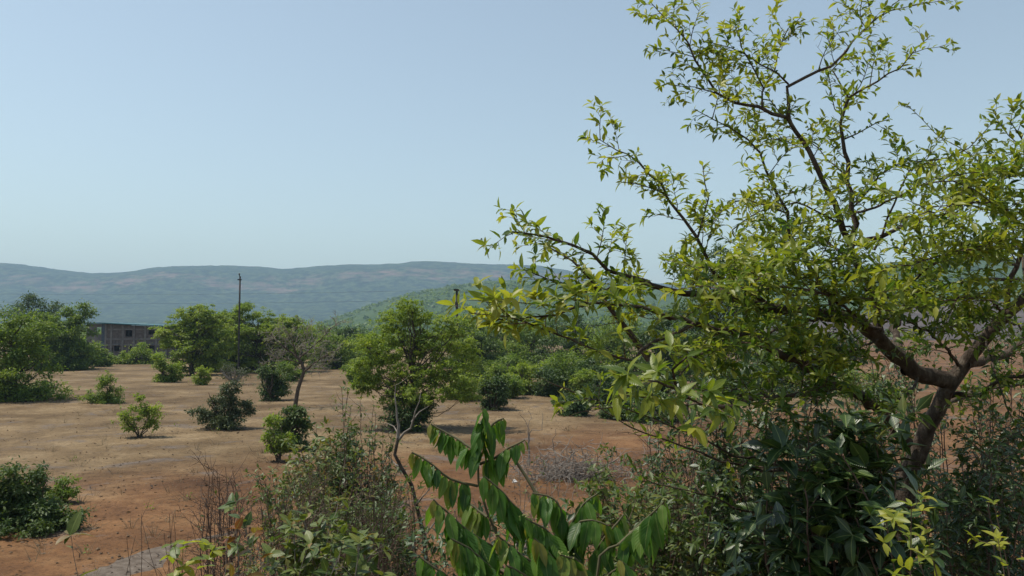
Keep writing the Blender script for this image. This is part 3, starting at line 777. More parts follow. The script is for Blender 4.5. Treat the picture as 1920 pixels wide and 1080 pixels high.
T('leafy_tree', 'dark leafy tree filling the shade under the umbrella-shaped trees', 'tree', 430, 700, [(415, 665, 50, 26), (465, 672, 50, 24), (390, 682, 36, 18), (500, 686, 40, 16)], .2, 7000, M['crown_dark'], 20, GT, d=98, trunk_px=7)
T('field_shrub', 'grey half-bare shrub in front of the tall pole', 'shrub', 440, 722, [(430, 690, 26, 12), (455, 700, 22, 12), (418, 705, 14, 9)], .11, 700, M['crown_grey'], 21, GS, stems=12, spread=.55, trunk_px=3, bark='twig_grey')
# middle tree
T('umbrella_tree', 'large light green spreading tree in the middle of the field', 'tree', 772, 806,
  [(765, 572, 30, 14), (748, 590, 40, 14), (790, 596, 40, 16), (735, 606, 36, 14), (760, 630, 56, 20), (845, 614, 46, 22), (702, 645, 46, 20), (825, 652, 62, 26), (740, 670, 68, 24), (872, 660, 34, 26), (690, 690, 40, 24), (780, 700, 64, 24), (855, 700, 48, 28), (715, 722, 56, 22), (800, 735, 60, 20), (866, 735, 38, 20), (685, 718, 32, 20), (760, 750, 56, 14)],
  .105, 19500, M['crown_light'], 22, GT, trunk_px=9, flat=.40, crad=.19)
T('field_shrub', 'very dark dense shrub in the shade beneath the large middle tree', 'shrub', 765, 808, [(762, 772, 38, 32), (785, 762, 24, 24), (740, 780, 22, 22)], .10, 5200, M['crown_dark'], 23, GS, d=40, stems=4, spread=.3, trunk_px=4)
# tree line behind
line = [
 ('dark green tree in the gap right of the bare-branched tree', 655, 672, [(640, 630, 40, 22), (675, 640, 36, 24), (650, 656, 50, 16)], 'crown_dark', .3, 5200),
 ('low tree closing the field behind the bare-branched tree', 590, 672, [(590, 622, 30, 16), (575, 640, 40, 22), (610, 655, 36, 16)], 'crown_mid', .3, 4200),
 ('dark tree right behind the large middle tree', 905, 712, [(905, 640, 44, 34), (880, 670, 44, 34), (925, 680, 42, 30), (905, 705, 46, 18)], 'crown_dark', .2, 7000),
 ('round mid green tree in the tree line behind the leafy branch tip', 985, 690, [(985, 612, 44, 26), (960, 640, 50, 34), (1010, 645, 50, 36), (985, 676, 60, 22)], 'crown_mid', .24, 7000),
 ('dark broad tree in the tree line below the two hills', 1075, 696, [(1060, 610, 46, 22), (1100, 630, 50, 34), (1050, 655, 52, 34), (1090, 678, 56, 22)], 'crown_dark', .24, 7500),
 ('mid green tree with open sides right of the dark broad tree', 1165, 700, [(1160, 612, 50, 26), (1130, 650, 50, 36), (1195, 655, 50, 36), (1160, 682, 60, 22)], 'crown_mid', .22, 7000),
 ('tall dark tree standing up behind the near tree', 1350, 730, [(1350, 480, 44, 26), (1315, 515, 50, 32), (1395, 510, 54, 36), (1350, 560, 80, 40), (1300, 610, 60, 44), (1400, 620, 66, 50), (1350, 670, 80, 40)], 'crown_dark', .22, 8000),
 ('low dark tree left of the tall one behind the near tree', 1255, 712, [(1250, 620, 50, 30), (1230, 655, 46, 34), (1280, 670, 44, 32)], 'crown_dark', .22, 6500),
 ('small mid green tree seen through the near tree branches', 1480, 705, [(1470, 600, 46, 30), (1500, 640, 50, 36), (1450, 660, 44, 32)], 'crown_mid', .22, 6000),
]
line += [
 ('mid green tree just left of the large middle tree in the tree line', 690, 684, [(690, 640, 30, 24), (675, 660, 30, 20)], 'crown_mid', .26, 3600),
 ('olive bushy tree low in the tree line before the round tree', 950, 722, [(950, 690, 40, 26), (975, 702, 30, 18)], 'crown_mid', .2, 4200),
 ('dark bushy tree low in the tree line behind the hanging leaves', 1115, 742, [(1110, 705, 46, 30), (1145, 715, 38, 26)], 'crown_dark', .18, 5200),
 ('dark bushy tree between the hanging leaves and the near tree', 1215, 752, [(1210, 710, 50, 36), (1250, 722, 40, 28)], 'crown_dark', .17, 5600),
 ('pale green low tree behind the hanging leaves', 1050, 726, [(1050, 688, 36, 30)], 'crown_light', .2, 3200),
 ('bright green tree in the tree line left of the leafy branch tip', 870, 690, [(875, 600, 36, 26), (860, 630, 44, 30), (890, 650, 44, 30)], 'crown_mid', .24, 5200),
 ('mid green tree closing the gap behind the dark round shrub', 940, 700, [(940, 625, 40, 30), (930, 655, 46, 30), (965, 670, 40, 24)], 'crown_mid', .22, 5200),
 ('fresh green tree low in the belt behind the bare-branched tree', 625, 690, [(625, 645, 40, 26), (600, 662, 36, 22), (650, 668, 34, 20)], 'crown_mid', .24, 4200),
 ('dark low tree seen under the near tree crown', 1420, 740, [(1410, 700, 56, 36), (1460, 710, 40, 28)], 'crown_dark', .17, 5600),
 ('low dark tree left of the red field beyond the near tree', 1560, 700, [(1560, 650, 40, 34), (1590, 665, 30, 26)], 'crown_dark', .22, 4200),
]
for i_, (lab, px_, by_, bl, mt, lf, nl) in enumerate(line):
    T('leafy_tree', lab, 'tree', px_, by_, bl, lf, nl, M[mt], 40 + i_, 'tree line at the end of the field', trunk_px=8)
T('field_shrub', 'dark round shrub right of the large middle tree', 'shrub', 925, 770, [(925, 738, 30, 30), (935, 720, 18, 16)], .12, 4600, M['crown_dark'], 24, GS, stems=4, spread=.3, trunk_px=4)
T('field_shrub', 'bright green bushy shrub in front of the tree line', 'shrub', 990, 741, [(985, 708, 30, 26), (970, 722, 20, 18)], .14, 3600, M['crown_light'], 25, GS, stems=4, spread=.3, trunk_px=4)
T('field_shrub', 'darker bushy shrub touching the bright green one', 'shrub', 1030, 743, [(1028, 712, 24, 28), (1018, 728, 18, 14)], .14, 3400, M['crown_dark'], 26, GS, stems=4, spread=.3, trunk_px=4)
T('field_shrub', 'dark low shrub on the bare soil behind the hanging near branch', 'shrub', 1072, 780, [(1070, 754, 30, 26), (1085, 766, 20, 14)], .12, 3800, M['crown_dark'], 27, GS, stems=4, spread=.3, trunk_px=4)
T('field_shrub', 'dark low shrub partly hidden by the hanging near leaves', 'shrub', 1156, 785, [(1155, 764, 28, 22), (1175, 770, 20, 16)], .12, 3000, M['crown_dark'], 28, GS, stems=4, spread=.3, trunk_px=4)
T('field_shrub', 'mid green shrub between the large middle tree and the tree line', 'shrub', 915, 716, [(900, 690, 26, 22), (930, 695, 20, 18)], .16, 2600, M['crown_mid'], 29, GS, stems=4, spread=.3, trunk_px=4)
for i_, (lab, px_, by_, bl, mt) in enumerate([
 ('bright low shrub at the right foot of the large middle tree', 868, 752, [(868, 722, 34, 24), (850, 735, 24, 16)], 'crown_light'),
 ('mid green shrub between the dark round shrub and the bright bushy one', 955, 748, [(955, 722, 26, 22)], 'crown_mid'),
 ('tall green shrub in front of the dark broad tree', 1062, 738, [(1062, 690, 32, 34), (1050, 715, 26, 20)], 'crown_mid'),
 ('wide dark shrub behind the hanging near branch', 1120, 762, [(1120, 730, 38, 28), (1140, 745, 26, 16)], 'crown_dark'),
 ('light green shrub below the pale green low tree', 1100, 748, [(1098, 716, 24, 22)], 'crown_light'),
 ('dark wide shrub in the shade left of the near tree', 1225, 790, [(1220, 755, 44, 30), (1255, 765, 30, 22)], 'crown_dark'),
 ('small green shrub in the grass-free gap left of the large middle tree', 668, 716, [(668, 690, 22, 20)], 'crown_mid'),
 ('mid green shrub beneath the umbrella-shaped trees', 545, 712, [(545, 690, 26, 18)], 'crown_mid')]):
    T('field_shrub', lab, 'shrub', px_, by_, bl, .14, 2600, M[mt], 60 + i_, GS, stems=4, spread=.3, trunk_px=3)
T('field_shrub', 'olive shrub behind the fork of the near tree', 'shrub', 1640, 760, [(1620, 720, 50, 34), (1660, 735, 40, 26)], .13, 4000, M['crown_mid'], 30, GS, stems=5, spread=.3, trunk_px=4)

# ------------------------------------------------------------------ near plants: grown branch by branch
def unit(v):
    return v / (math.sqrt(v[0] * v[0] + v[1] * v[1] + v[2] * v[2]) + 1e-9)

class Grower:
    """collects tubes and leaves of one plant; coordinates are world until build()"""
    def __init__(self, seed):
        self.r = np.random.default_rng(seed)
        self.wood = []; self.twig = []
        self.P = []; self.D = []; self.N = []; self.S = []; self.T = []
    def leaf(self, p, d, n, s, t):
        self.P.append(p); self.D.append(d); self.N.append(n); self.S.append(s); self.T.append(t)
    def path(self, start, d, length, k, bend, up):
        r = self.r
        pts = [np.asarray(start, float)]
        d = unit(np.asarray(d, float))
        for i in range(k):
            d = unit(d + r.normal(size=3) * bend + np.array((0, 0, up)))
            pts.append(pts[-1] + d * length / k)
        return pts
    def leaves_on(self, pts, spec, whole=False):
        """alternate leaves along a twig and a whorl at its end"""
        r = self.r
        sz, gap, t0, droop, whorl = spec['size'], spec['gap'], spec['tint'], spec.get('droop', 0.2), spec.get('whorl', 4)
        pts = np.array(pts)
        seg = np.linalg.norm(np.diff(pts, axis=0), axis=1); cum = np.concatenate([[0], np.cumsum(seg)]); tot = cum[-1]
        s = gap * r.uniform(0.5, 1.2) if whole else max(gap, tot * 0.25)
        side = r.uniform(0, 6.28)
        age = r.normal() * 0.14
        while s < tot:
            i = min(int(np.searchsorted(cum, s)) - 1, len(seg) - 1); i = max(i, 0)
            f = (s - cum[i]) / (seg[i] + 1e-9)
            p = pts[i] + (pts[i + 1] - pts[i]) * f
            tg = unit(pts[i + 1] - pts[i])
            a = np.cross(tg, (0.05, 0.02, 1.0)); a = unit(a); b = np.cross(tg, a)
            side += 2.4 + r.normal() * 0.4
            lat = a * math.cos(side) + b * math.sin(side) * 0.55
            d = unit(tg * 0.55 + lat + np.array((0, 0, 0.25 - droop)) + r.normal(size=3) * 0.2)
            n = unit(np.array((0, 0, 1.0)) + r.normal(size=3) * 0.34)
            k = sz * (0.4 + 0.85 * r.random() ** 0.7)
            self.leaf(p, d, n, k, np.clip(t0 + age + 0.22 * (s / tot - .5) + r.normal() * 0.12, 0, 1))
            s += gap * r.uniform(0.6, 1.5)
        tg = unit(pts[-1] - pts[-2])
        w = max(1, int(whorl + r.integers(-1, 2)))
        ph = r.uniform(0, 6.28)
        for q in range(w):
            a = unit(np.cross(tg, (0.3, 0.2, 1.0))); b = np.cross(tg, a)
            an = ph + q * 6.283 / w + r.normal() * 0.25
            d = unit(tg * r.uniform(0.3, 0.9) + a * math.cos(an) + b * math.sin(an) + np.array((0, 0, 0.1 - droop)))
            n = unit(tg * 0.7 + np.array((0, 0, 0.8)) + r.normal(size=3) * 0.3)
            self.leaf(pts[-1], d, n, sz * r.uniform(0.4, 1.1), np.clip(t0 + age + 0.16 + r.normal() * 0.1, 0, 1))
    def sprout(self, pts, rad, level, spec, every, length, start=0.2, up=0.10):
        """side shoots along a limb"""
        r = self.r
        pts = np.array(pts)
        seg = np.linalg.norm(np.diff(pts, axis=0), axis=1); cum = np.concatenate([[0], np.cumsum(seg)]); tot = cum[-1]
        s = tot * start + every * r.random()
        while s < tot:
            i = max(0, min(int(np.searchsorted(cum, s)) - 1, len(seg) - 1))
            p = pts[i] + (pts[i + 1] - pts[i]) * (s - cum[i]) / (seg[i] + 1e-9)
            tg = unit(pts[i + 1] - pts[i])
            q = r.normal(size=3); q -= tg * q.dot(tg); q = unit(q)
            q[2] *= spec.get('layer', 0.6)
            d = unit(tg * r.uniform(0.4, 1.0) + q + np.array((0, 0, up)))
            ln = length * r.uniform(0.45, 1.25) * (1 - 0.35 * s / tot)
            k = 5 if ln > 0.3 else 3
            sub = self.path(p, d, ln, k, 0.16, 0.03)
            r0 = max(spec.get('tr', 0.0016), min(rad * 0.55, 0.009 * ln + 0.0013))
            self.twig.append((sub, list(np.linspace(r0, r0 * 0.3, k + 1))))
            if level > 0 and ln > 0.12:
                self.sprout(sub, r0, level - 1, spec, every * 0.75, ln * 0.55, 0.25, up)
            if r.random() > spec.get('bare', 0.0):
                self.leaves_on(sub, spec)
            s += every * r.uniform(0.5, 1.5)
    def limb(self, pts, r0, r1, step=0.08, jit=0.008):
        c = catmull(pts, step)
        c = [q + self.r.normal(size=3) * min(jit, r1 + r0 * 0.3) for q in c]
        n = len(c)
        self.wood.append((c, [r0 + (r1 - r0) * (i / (n - 1)) ** 0.8 for i in range(n)]))
        return c
    def build(self, root, bark, twigmat, mat, tpl, n_obj, lo=0.0, hi=1.0, limb_name='limb', rest='foliage', rest_tpl=None, trunk_mat=None):
        O = np.array(root.location)
        for i, (p, rr) in enumerate(self.wood):
            obj(limb_name if i else 'trunk', tubes_mesh(limb_name, [(np.array(p) - O, rr)], bark if i or trunk_mat is None else trunk_mat, 9 if rr[0] > 0.02 else 6), root)
        if self.twig:
            tw = [(np.array(p) - O, rr) for p, rr in self.twig]
            obj('twigs', tubes_mesh('twigs', tw, twigmat, 3), root, 'stuff')
        if not self.P: return
        P, D, N, S, T_ = (np.array(v) for v in (self.P, self.D, self.N, self.S, self.T))
        keep = (P[:, 1] > 0.6)
        P, D, N, S, T_ = P[keep], D[keep], N[keep], S[keep], T_[keep]
        big = largest_in_view(P, S, min(n_obj, len(P))) if n_obj else np.array([], int)
        m = np.zeros(len(P), bool); m[big] = True
        if n_obj:
            leaf_objects(root, leaf_variants(tpl, mat, 7, lo, hi), P[m] - O, D[m], N[m], S[m], T_[m])
        if (~m).any():
            obj(rest, leaves_mesh(rest, rest_tpl or tpl, P[~m] - O, D[~m], N[~m], S[~m], T_[~m], mat), root, 'stuff')

def px_path(pp):
    return [at(a, b, c) for a, b, c in pp]

# ------------------------------------------------------------------ the near tree on the bank
TB = (at(1680, 1100, 5.7)[0], 5.75)
near = thing('bank_tree', 'large near tree with forked brown trunk and glossy yellow-green leaves against the sky', 'tree', (TB[0], TB[1], gz(*TB)))
G = Grower(101)
g0 = np.array((TB[0] - .15, TB[1], gz(*TB) - .2))
G.limb([g0, at(1668, 1180, 5.75), at(1700, 920, 5.7), at(1738, 805, 5.6), at(1772, 735, 5.5), at(1800, 695, 5.5), at(1850, 632, 5.4), at(1888, 588, 5.3), at(1930, 555, 5.2), at(2010, 490, 5.1), at(2080, 400, 5.0), at(2150, 300, 4.9), at(2190, 190, 4.9)], 0.145, 0.006, 0.1, 0.006)
SP = dict(size=.062, gap=.019, tint=.64, whorl=3, droop=.08, layer=.35)
SPT = dict(size=.058, gap=.023, tint=.72, whorl=3, droop=.05, layer=.7)
SPN = dict(size=.072, gap=.024, tint=.68, whorl=4, droop=.16, layer=.4)
limbs = [
 # left fork and its long reach
 ([(1785, 712, 5.5), (1730, 700, 5.4), (1682, 668, 5.3), (1650, 632, 5.2), (1610, 606, 5.1), (1560, 592, 5.0), (1500, 583, 4.8), (1444, 580, 4.6), (1380, 560, 4.4), (1290, 548, 4.2), (1226, 533, 4.1), (1184, 522, 4.0), (1140, 508, 3.95), (1110, 480, 3.9), (1075, 461, 3.8), (1026, 446, 3.75), (962, 432, 3.7)], .062, .003, SP, 1, .12, .36, .35),
 ([(1700, 830, 5.6), (1640, 760, 5.2), (1570, 722, 4.8), (1500, 682, 4.5), (1425, 643, 4.2), (1365, 624, 4.0), (1300, 606, 3.8), (1200, 576, 3.6), (1112, 570, 3.5), (1078, 579, 3.45), (1039, 592, 3.4), (985, 600, 3.35), (925, 606, 3.3)], .045, .003, SPN, 1, .13, .36, .3),
 ([(1300, 606, 3.8), (1230, 640, 3.6), (1187, 672, 3.5), (1122, 657, 3.4), (1070, 636, 3.35), (1020, 618, 3.3), (943, 592, 3.2), (880, 590, 3.15)], .016, .002, SPN, 0, .14, .22, .35),
 ([(1218, 676, 3.7), (1182, 623, 3.7), (1150, 579, 3.7), (1122, 550, 3.7), (1099, 522, 3.7), (1073, 491, 3.7), (1030, 452, 3.7)], .016, .003, dict(SP, bare=.6), 0, .2, .2, .2),
 ([(1445, 580, 4.6), (1400, 545, 4.5), (1342, 516, 4.4), (1320, 470, 4.35), (1305, 444, 4.3), (1282, 406, 4.3), (1256, 368, 4.25), (1219, 325, 4.2), (1175, 286, 4.15), (1122, 262, 4.1)], .026, .002, SPT, 0, .09, .17, .3),
 ([(1309, 446, 4.3), (1320, 406, 4.3), (1326, 372, 4.35), (1318, 312, 4.4)], .010, .002, SPT, 0, .10, .10, .2),
 ([(1256, 366, 4.25), (1220, 352, 4.2), (1165, 340, 4.1)], .006, .002, SPT, 0, .09, .10, .2),
 # upright stems
 ([(1652, 632, 5.2), (1640, 556, 5.2), (1612, 500, 5.2), (1598, 468, 5.2), (1600, 390, 5.2), (1580, 264, 5.2), (1576, 232, 5.2), (1586, 200, 5.2), (1596, 183, 5.2), (1640, 155, 5.2), (1690, 125, 5.15), (1715, 95, 5.1), (1745, 70, 5.1)], .05, .002, dict(SPT, bare=.1), 1, .17, .30, .3),
 ([(1598, 462, 5.2), (1575, 406, 5.1), (1552, 352, 5.0), (1530, 311, 5.0), (1519, 285, 5.0), (1492, 244, 4.95), (1477, 221, 4.9), (1425, 201, 4.85), (1380, 193, 4.8), (1346, 176, 4.8), (1324, 146, 4.75), (1290, 80, 4.7), (1256, 41, 4.7), (1213, 8, 4.7)], .036, .002, SPT, 0, .10, .22, .3),
 ([(1480, 224, 4.9), (1478, 190, 4.9), (1479, 163, 4.9), (1511, 146, 4.9), (1556, 120, 4.9), (1586, 97, 4.95), (1609, 64, 5.0), (1627, 45, 5.0), (1672, 20, 5.0), (1732, 4, 5.0)], .02, .002, SPT, 1, .16, .24, .3),
 ([(1479, 160, 4.9), (1455, 138, 4.85), (1425, 120, 4.8), (1402, 104, 4.8), (1372, 88, 4.75), (1330, 80, 4.7)], .010, .002, SPT, 0, .08, .16, .2),
 ([(1427, 200, 4.85), (1430, 172, 4.85), (1440, 157, 4.9), (1455, 131, 4.9), (1459, 94, 4.9), (1477, 52, 4.9), (1500, 34, 4.9)], .011, .002, SPT, 0, .10, .16, .2),
 ([(1432, 166, 4.85), (1410, 124, 4.8), (1391, 86, 4.8), (1384, 56, 4.8), (1387, 20, 4.8)], .009, .002, SPT, 0, .10, .13, .25),
 ([(1618, 50, 5.0), (1614, 20, 5.0), (1620, -20, 5.0)], .006, .002, SPT, 0, .10, .10, .2),
 ([(1346, 176, 4.8), (1300, 164, 4.75), (1262, 160, 4.7)], .007, .002, SPT, 0, .07, .13, .1),
 ([(1594, 186, 5.2), (1576, 160, 5.2), (1560, 130, 5.25), (1600, 100, 5.3)], .010, .002, dict(SPT, bare=.4), 0, .14, .2, .2),
 ([(1575, 606, 5.05), (1545, 540, 5.0), (1511, 481, 4.9), (1500, 462, 4.9), (1481, 436, 4.9), (1477, 399, 4.9), (1462, 365, 4.85), (1443, 322, 4.8), (1425, 289, 4.75), (1402, 262, 4.7), (1369, 244, 4.7), (1342, 225, 4.65), (1310, 204, 4.6)], .036, .002, SPT, 1, .15, .26, .3),
 ([(1477, 400, 4.9), (1430, 385, 4.8), (1400, 375, 4.7), (1360, 390, 4.6), (1340, 420, 4.5)], .010, .002, SPT, 0, .09, .18, .2),
 ([(1580, 262, 5.2), (1610, 250, 5.2), (1640, 232, 5.2), (1668, 224, 5.2)], .009, .002, dict(SPT, bare=.3), 0, .14, .14, .4),
 # right side
 ([(1598, 456, 5.2), (1650, 440, 5.1), (1687, 429, 5.0), (1725, 410, 5.0), (1781, 399, 4.9), (1837, 357, 4.8), (1900, 330, 4.7)], .03, .003, SP, 1, .12, .32, .2),
 ([(1640, 470, 5.1), (1687, 356, 5.0), (1721, 302, 5.0), (1762, 300, 5.0), (1815, 277, 4.9), (1860, 232, 4.9)], .014, .002, SPT, 1, .15, .2, .4),
 ([(1852, 316, 4.9), (1800, 277, 4.95), (1755, 251, 5.0), (1725, 221, 5.0), (1702, 199, 5.0)], .006, .002, dict(SPT, bare=.5), 0, .16, .10, .2),
 ([(1885, 600, 5.3), (1888, 545, 5.25), (1905, 500, 5.2), (1922, 430, 5.1), (1935, 340, 5.0), (1915, 260, 5.0), (1890, 225, 5.0)], .036, .003, SP, 1, .14, .30, .25),
 ([(1908, 523, 5.2), (1830, 528, 5.0), (1760, 538, 4.8), (1690, 556, 4.6), (1610, 560, 4.4), (1540, 545, 4.3)], .022, .003, SP, 1, .12, .30, .15),
 ([(1810, 688, 5.45), (1870, 667, 5.6), (1898, 655, 5.7), (1930, 625, 5.8), (2000, 600, 5.9)], .035, .012, dict(SP, tint=.45), 1, .2, .35, .3),
 ([(1780, 745, 5.6), (1837, 736, 5.3), (1870, 714, 5.1), (1887, 706, 5.0), (1930, 705, 4.9), (1990, 690, 4.8)], .020, .008, dict(SP, tint=.45), 1, .2, .3, .3),
 ([(1760, 770, 5.6), (1810, 742, 5.8), (1860, 728, 6.0), (1940, 722, 6.2)], .018, .008, dict(SP, tint=.45), 1, .22, .3, .4),
 ([(1700, 692, 5.35), (1682, 640, 5.7), (1680, 606, 5.9), (1695, 575, 6.0), (1712, 553, 6.1), (1745, 500, 6.2), (1770, 430, 6.2)], .036, .006, SP, 1, .14, .34, .35),
 ([(1745, 500, 6.2), (1790, 470, 6.1), (1850, 440, 6.0), (1910, 400, 5.9)], .016, .003, SP, 1, .12, .3, .1),
 ([(1922, 430, 5.1), (1880, 390, 4.6), (1830, 380, 4.3), (1770, 390, 4.0), (1700, 410, 3.8)], .014, .003, SP, 1, .12, .32, .1),
 ([(1905, 500, 5.2), (1860, 470, 4.6), (1800, 470, 4.2), (1730, 490, 3.9), (1650, 510, 3.7)], .014, .003, SP, 1, .12, .32, .1),
 ([(1885, 590, 5.3), (1850, 560, 4.7), (1790, 560, 4.3), (1720, 575, 4.0), (1640, 590, 3.8)], .014, .003, SP, 1, .12, .32, .1),
 ([(1930, 555, 5.2), (1900, 430, 5.6), (1860, 360, 5.8), (1800, 330, 5.9), (1740, 340, 6.0)], .016, .003, SP, 1, .12, .32, .3),
 ([(1935, 340, 5.0), (1890, 320, 4.6), (1840, 320, 4.4), (1790, 330, 4.3)], .010, .003, SP, 1, .12, .28, .1),
 ([(1600, 390, 5.2), (1650, 330, 5.0), (1700, 300, 4.9), (1750, 310, 4.8)], .010, .003, SP, 1, .13, .28, .15),
 ([(1590, 330, 5.2), (1550, 300, 5.4), (1510, 260, 5.5), (1450, 260, 5.5)], .010, .003, SPT, 1, .13, .24, .2),
 ([(1597, 430, 5.2), (1540, 400, 4.7), (1490, 380, 4.5), (1420, 400, 4.3), (1370, 430, 4.2)], .012, .003, SPT, 1, .12, .28, .2),
 ([(1930, 620, 5.8), (1880, 600, 5.0), (1820, 600, 4.6), (1760, 625, 4.3)], .012, .003, dict(SP, tint=.5), 1, .14, .3, .2),
 ([(1184, 522, 4.0), (1130, 545, 3.8), (1080, 545, 3.7), (1020, 520, 3.6), (980, 505, 3.5)], .008, .002, SPN, 0, .1, .2, .1),
 ([(1112, 570, 3.5), (1060, 560, 3.4), (1000, 570, 3.35), (930, 565, 3.3)], .007, .002, SPN, 0, .1, .18, .1),
 # crown layer between the stems
 ([(1640, 556, 5.2), (1560, 500, 4.7), (1480, 490, 4.3), (1390, 505, 3.9), (1310, 500, 3.8)], .02, .003, SP, 1, .11, .34, .1),
 ([(1610, 500, 5.2), (1540, 450, 5.5), (1460, 450, 5.7), (1380, 470, 5.8)], .018, .003, SP, 1, .12, .32, .1),
 ([(1650, 625, 5.2), (1560, 560, 4.4), (1470, 540, 4.0), (1390, 545, 3.7), (1320, 540, 3.5)], .02, .003, SP, 1, .11, .34, .15),
 ([(1600, 400, 5.2), (1660, 380, 4.7), (1720, 350, 4.5), (1790, 340, 4.3), (1860, 380, 4.2)], .016, .003, SP, 1, .12, .32, .1),
 ([(1690, 556, 4.6), (1740, 500, 4.3), (1800, 470, 4.1), (1880, 450, 4.0)], .014, .003, SP, 1, .12, .32, .1),
 ([(1560, 592, 5.0), (1480, 610, 4.4), (1400, 640, 4.0), (1330, 655, 3.7), (1270, 700, 3.4)], .018, .003, dict(SP, tint=.5), 1, .13, .34, .15),
 ([(1570, 722, 4.8), (1500, 740, 4.4), (1420, 745, 4.0), (1350, 730, 3.6)], .018, .003, dict(SP, tint=.4), 1, .14, .34, .1),
 ([(1690, 880, 5.6), (1540, 880, 4.6), (1400, 860, 4.0), (1300, 815, 3.7), (1200, 775, 3.5), (1090, 742, 3.4)], .016, .002, dict(SP, bare=.85), 1, .3, .3, .4),
 ([(1540, 880, 4.6), (1420, 880, 4.2), (1290, 840, 3.9), (1180, 800, 3.8), (1060, 725, 3.8)], .011, .002, dict(SP, bare=.9), 0, .3, .3, .4),
 ([(1690, 900, 5.6), (1560, 950, 4.6), (1430, 960, 4.1), (1320, 930, 3.9), (1200, 900, 3.9)], .018, .003, dict(SP, bare=.8, tint=.4), 1, .25, .35, .3),
 ([(1800, 690, 5.5), (1760, 640, 5.0), (1720, 610, 4.7), (1660, 600, 4.5)], .014, .003, dict(SP, tint=.5), 1, .14, .3, .2),
 ([(1850, 632, 5.4), (1860, 680, 5.0), (1880, 740, 4.8), (1900, 790, 4.7)], .012, .003, dict(SP, tint=.45), 1, .14, .3, .2),
 ([(1730, 700, 5.4), (1700, 740, 5.1), (1650, 770, 4.8), (1600, 780, 4.6)], .012, .003, dict(SP, tint=.4), 1, .14, .3, .2),
 ([(1650, 632, 5.2), (1600, 660, 4.9), (1540, 670, 4.7), (1480, 690, 4.5)], .014, .003, dict(SP, tint=.45), 1, .13, .32, .15),
 # the far side of the crown
 ([(1930, 555, 5.2), (2050, 545, 5.0), (2150, 520, 4.8), (2260, 500, 4.7)], .03, .003, SP, 1, .13, .36, .2),
 ([(2010, 490, 5.1), (2090, 430, 4.8), (2170, 400, 4.6), (2250, 360, 4.5)], .024, .003, SP, 1, .13, .34, .2),
 ([(2045, 445, 5.05), (2060, 350, 5.3), (2040, 260, 5.5), (2060, 180, 5.6)], .02, .003, SP, 1, .13, .32, .2),
 ([(1990, 505, 5.1), (2060, 570, 5.6), (2140, 610, 5.9), (2220, 620, 6.1)], .024, .003, dict(SP, tint=.5), 1, .14, .36, .2),
 ([(2080, 400, 5.0), (2150, 300, 4.9), (2190, 190, 4.9)], .016, .002, SPT, 1, .14, .34, .1),
 # the low twig with large leaves that hangs close to the eye
 ([(1420, 745, 4.0), (1340, 760, 3.2), (1270, 735, 2.75), (1215, 715, 2.55), (1170, 710, 2.5)], .012, .003, dict(SPN, size=.085, gap=.05, tint=.48, whorl=6, droop=.35), 0, .13, .16, .45),
 ([(1270, 735, 2.75), (1262, 690, 2.65), (1290, 665, 2.6)], .006, .003, dict(SPN, size=.085, gap=.05, tint=.5, whorl=5, droop=.35), 0, .11, .10, .2),
 ([(1340, 760, 3.2), (1240, 750, 2.75), (1160, 742, 2.6)], .006, .003, dict(SPN, size=.085, gap=.06, tint=.48, whorl=5, droop=.4), 0, .16, .08, .5),
]
for pp, ra, rb, spec, lev, ev, ln, st in limbs:
    if pp[-1][1] < 300: lev = max(lev, 1); ev *= .82; ln *= 1.35
    if pp[-1][1] < 430 or (pp[0][1] < 640 and ra < .04): ra *= .62
    q = G.limb(px_path(pp), ra, rb)
    G.sprout(q, ra * 0.6, lev, spec, ev * .66, ln, st)
    G.leaves_on(q[-8:], dict(spec, gap=spec['gap']), True)
G.build(near, M['bark'], M['twig_brown'], M['leaf_young'], LEAF_NEAR, 300, .1, 1.0, rest_tpl=LEAF_TWO)

# ------------------------------------------------------------------ shrubs of the bank
def bush(name, label, cat, px, d, boxes_px, spec, mat, tpl, n_obj, seed, n_stems=9, bark='twig_brown', r0=.012, every=.09, ln=.28, level=1, lo=0.0, hi=1.0, group=None, root_px=None, dr=.35, dry=False):
    """many-stemmed shrub: each stem climbs from the root into one of the leafy areas seen in the photograph"""
    g = Grower(seed)
    x0 = at(root_px or px, 700, d)[0]
    root = thing(name, label, cat, (x0, d, gz(x0, d)), group)
    r = g.r
    for i in range(n_stems):
        bx0, bx1, by0, by1 = boxes_px[i % len(boxes_px)]
        dd = d + r.uniform(-dr, dr)
        tip = at(r.uniform(bx0, bx1), by0 + (by1 - by0) * r.random() ** 1.6 * 0.8, dd)
        s = np.array((x0 + r.normal() * .08, d + r.normal() * .08, 0)); s[2] = gz(s[0], s[1]) - .05
        m1 = s * .62 + tip * .38 + r.normal(size=3) * .07 - np.array(((tip[0] - s[0]) * .12, 0, 0))
        m2 = s * .25 + tip * .75 + r.normal(size=3) * .06
        q = g.limb([s, m1, m2, tip], r0 * r.uniform(.6, 1.2), r0 * .2, .1, .006)
        h = len(q)
        g.sprout(q, r0 * .5, level, spec, every, ln, .34)
        if not dry: g.leaves_on(q[-5:], spec, True)
    g.build(root, M[bark], M[bark], mat, tpl, n_obj, lo, hi, 'stem', rest_tpl=LEAF_ONE)
    return root

GB = 'shrubs on the near bank'
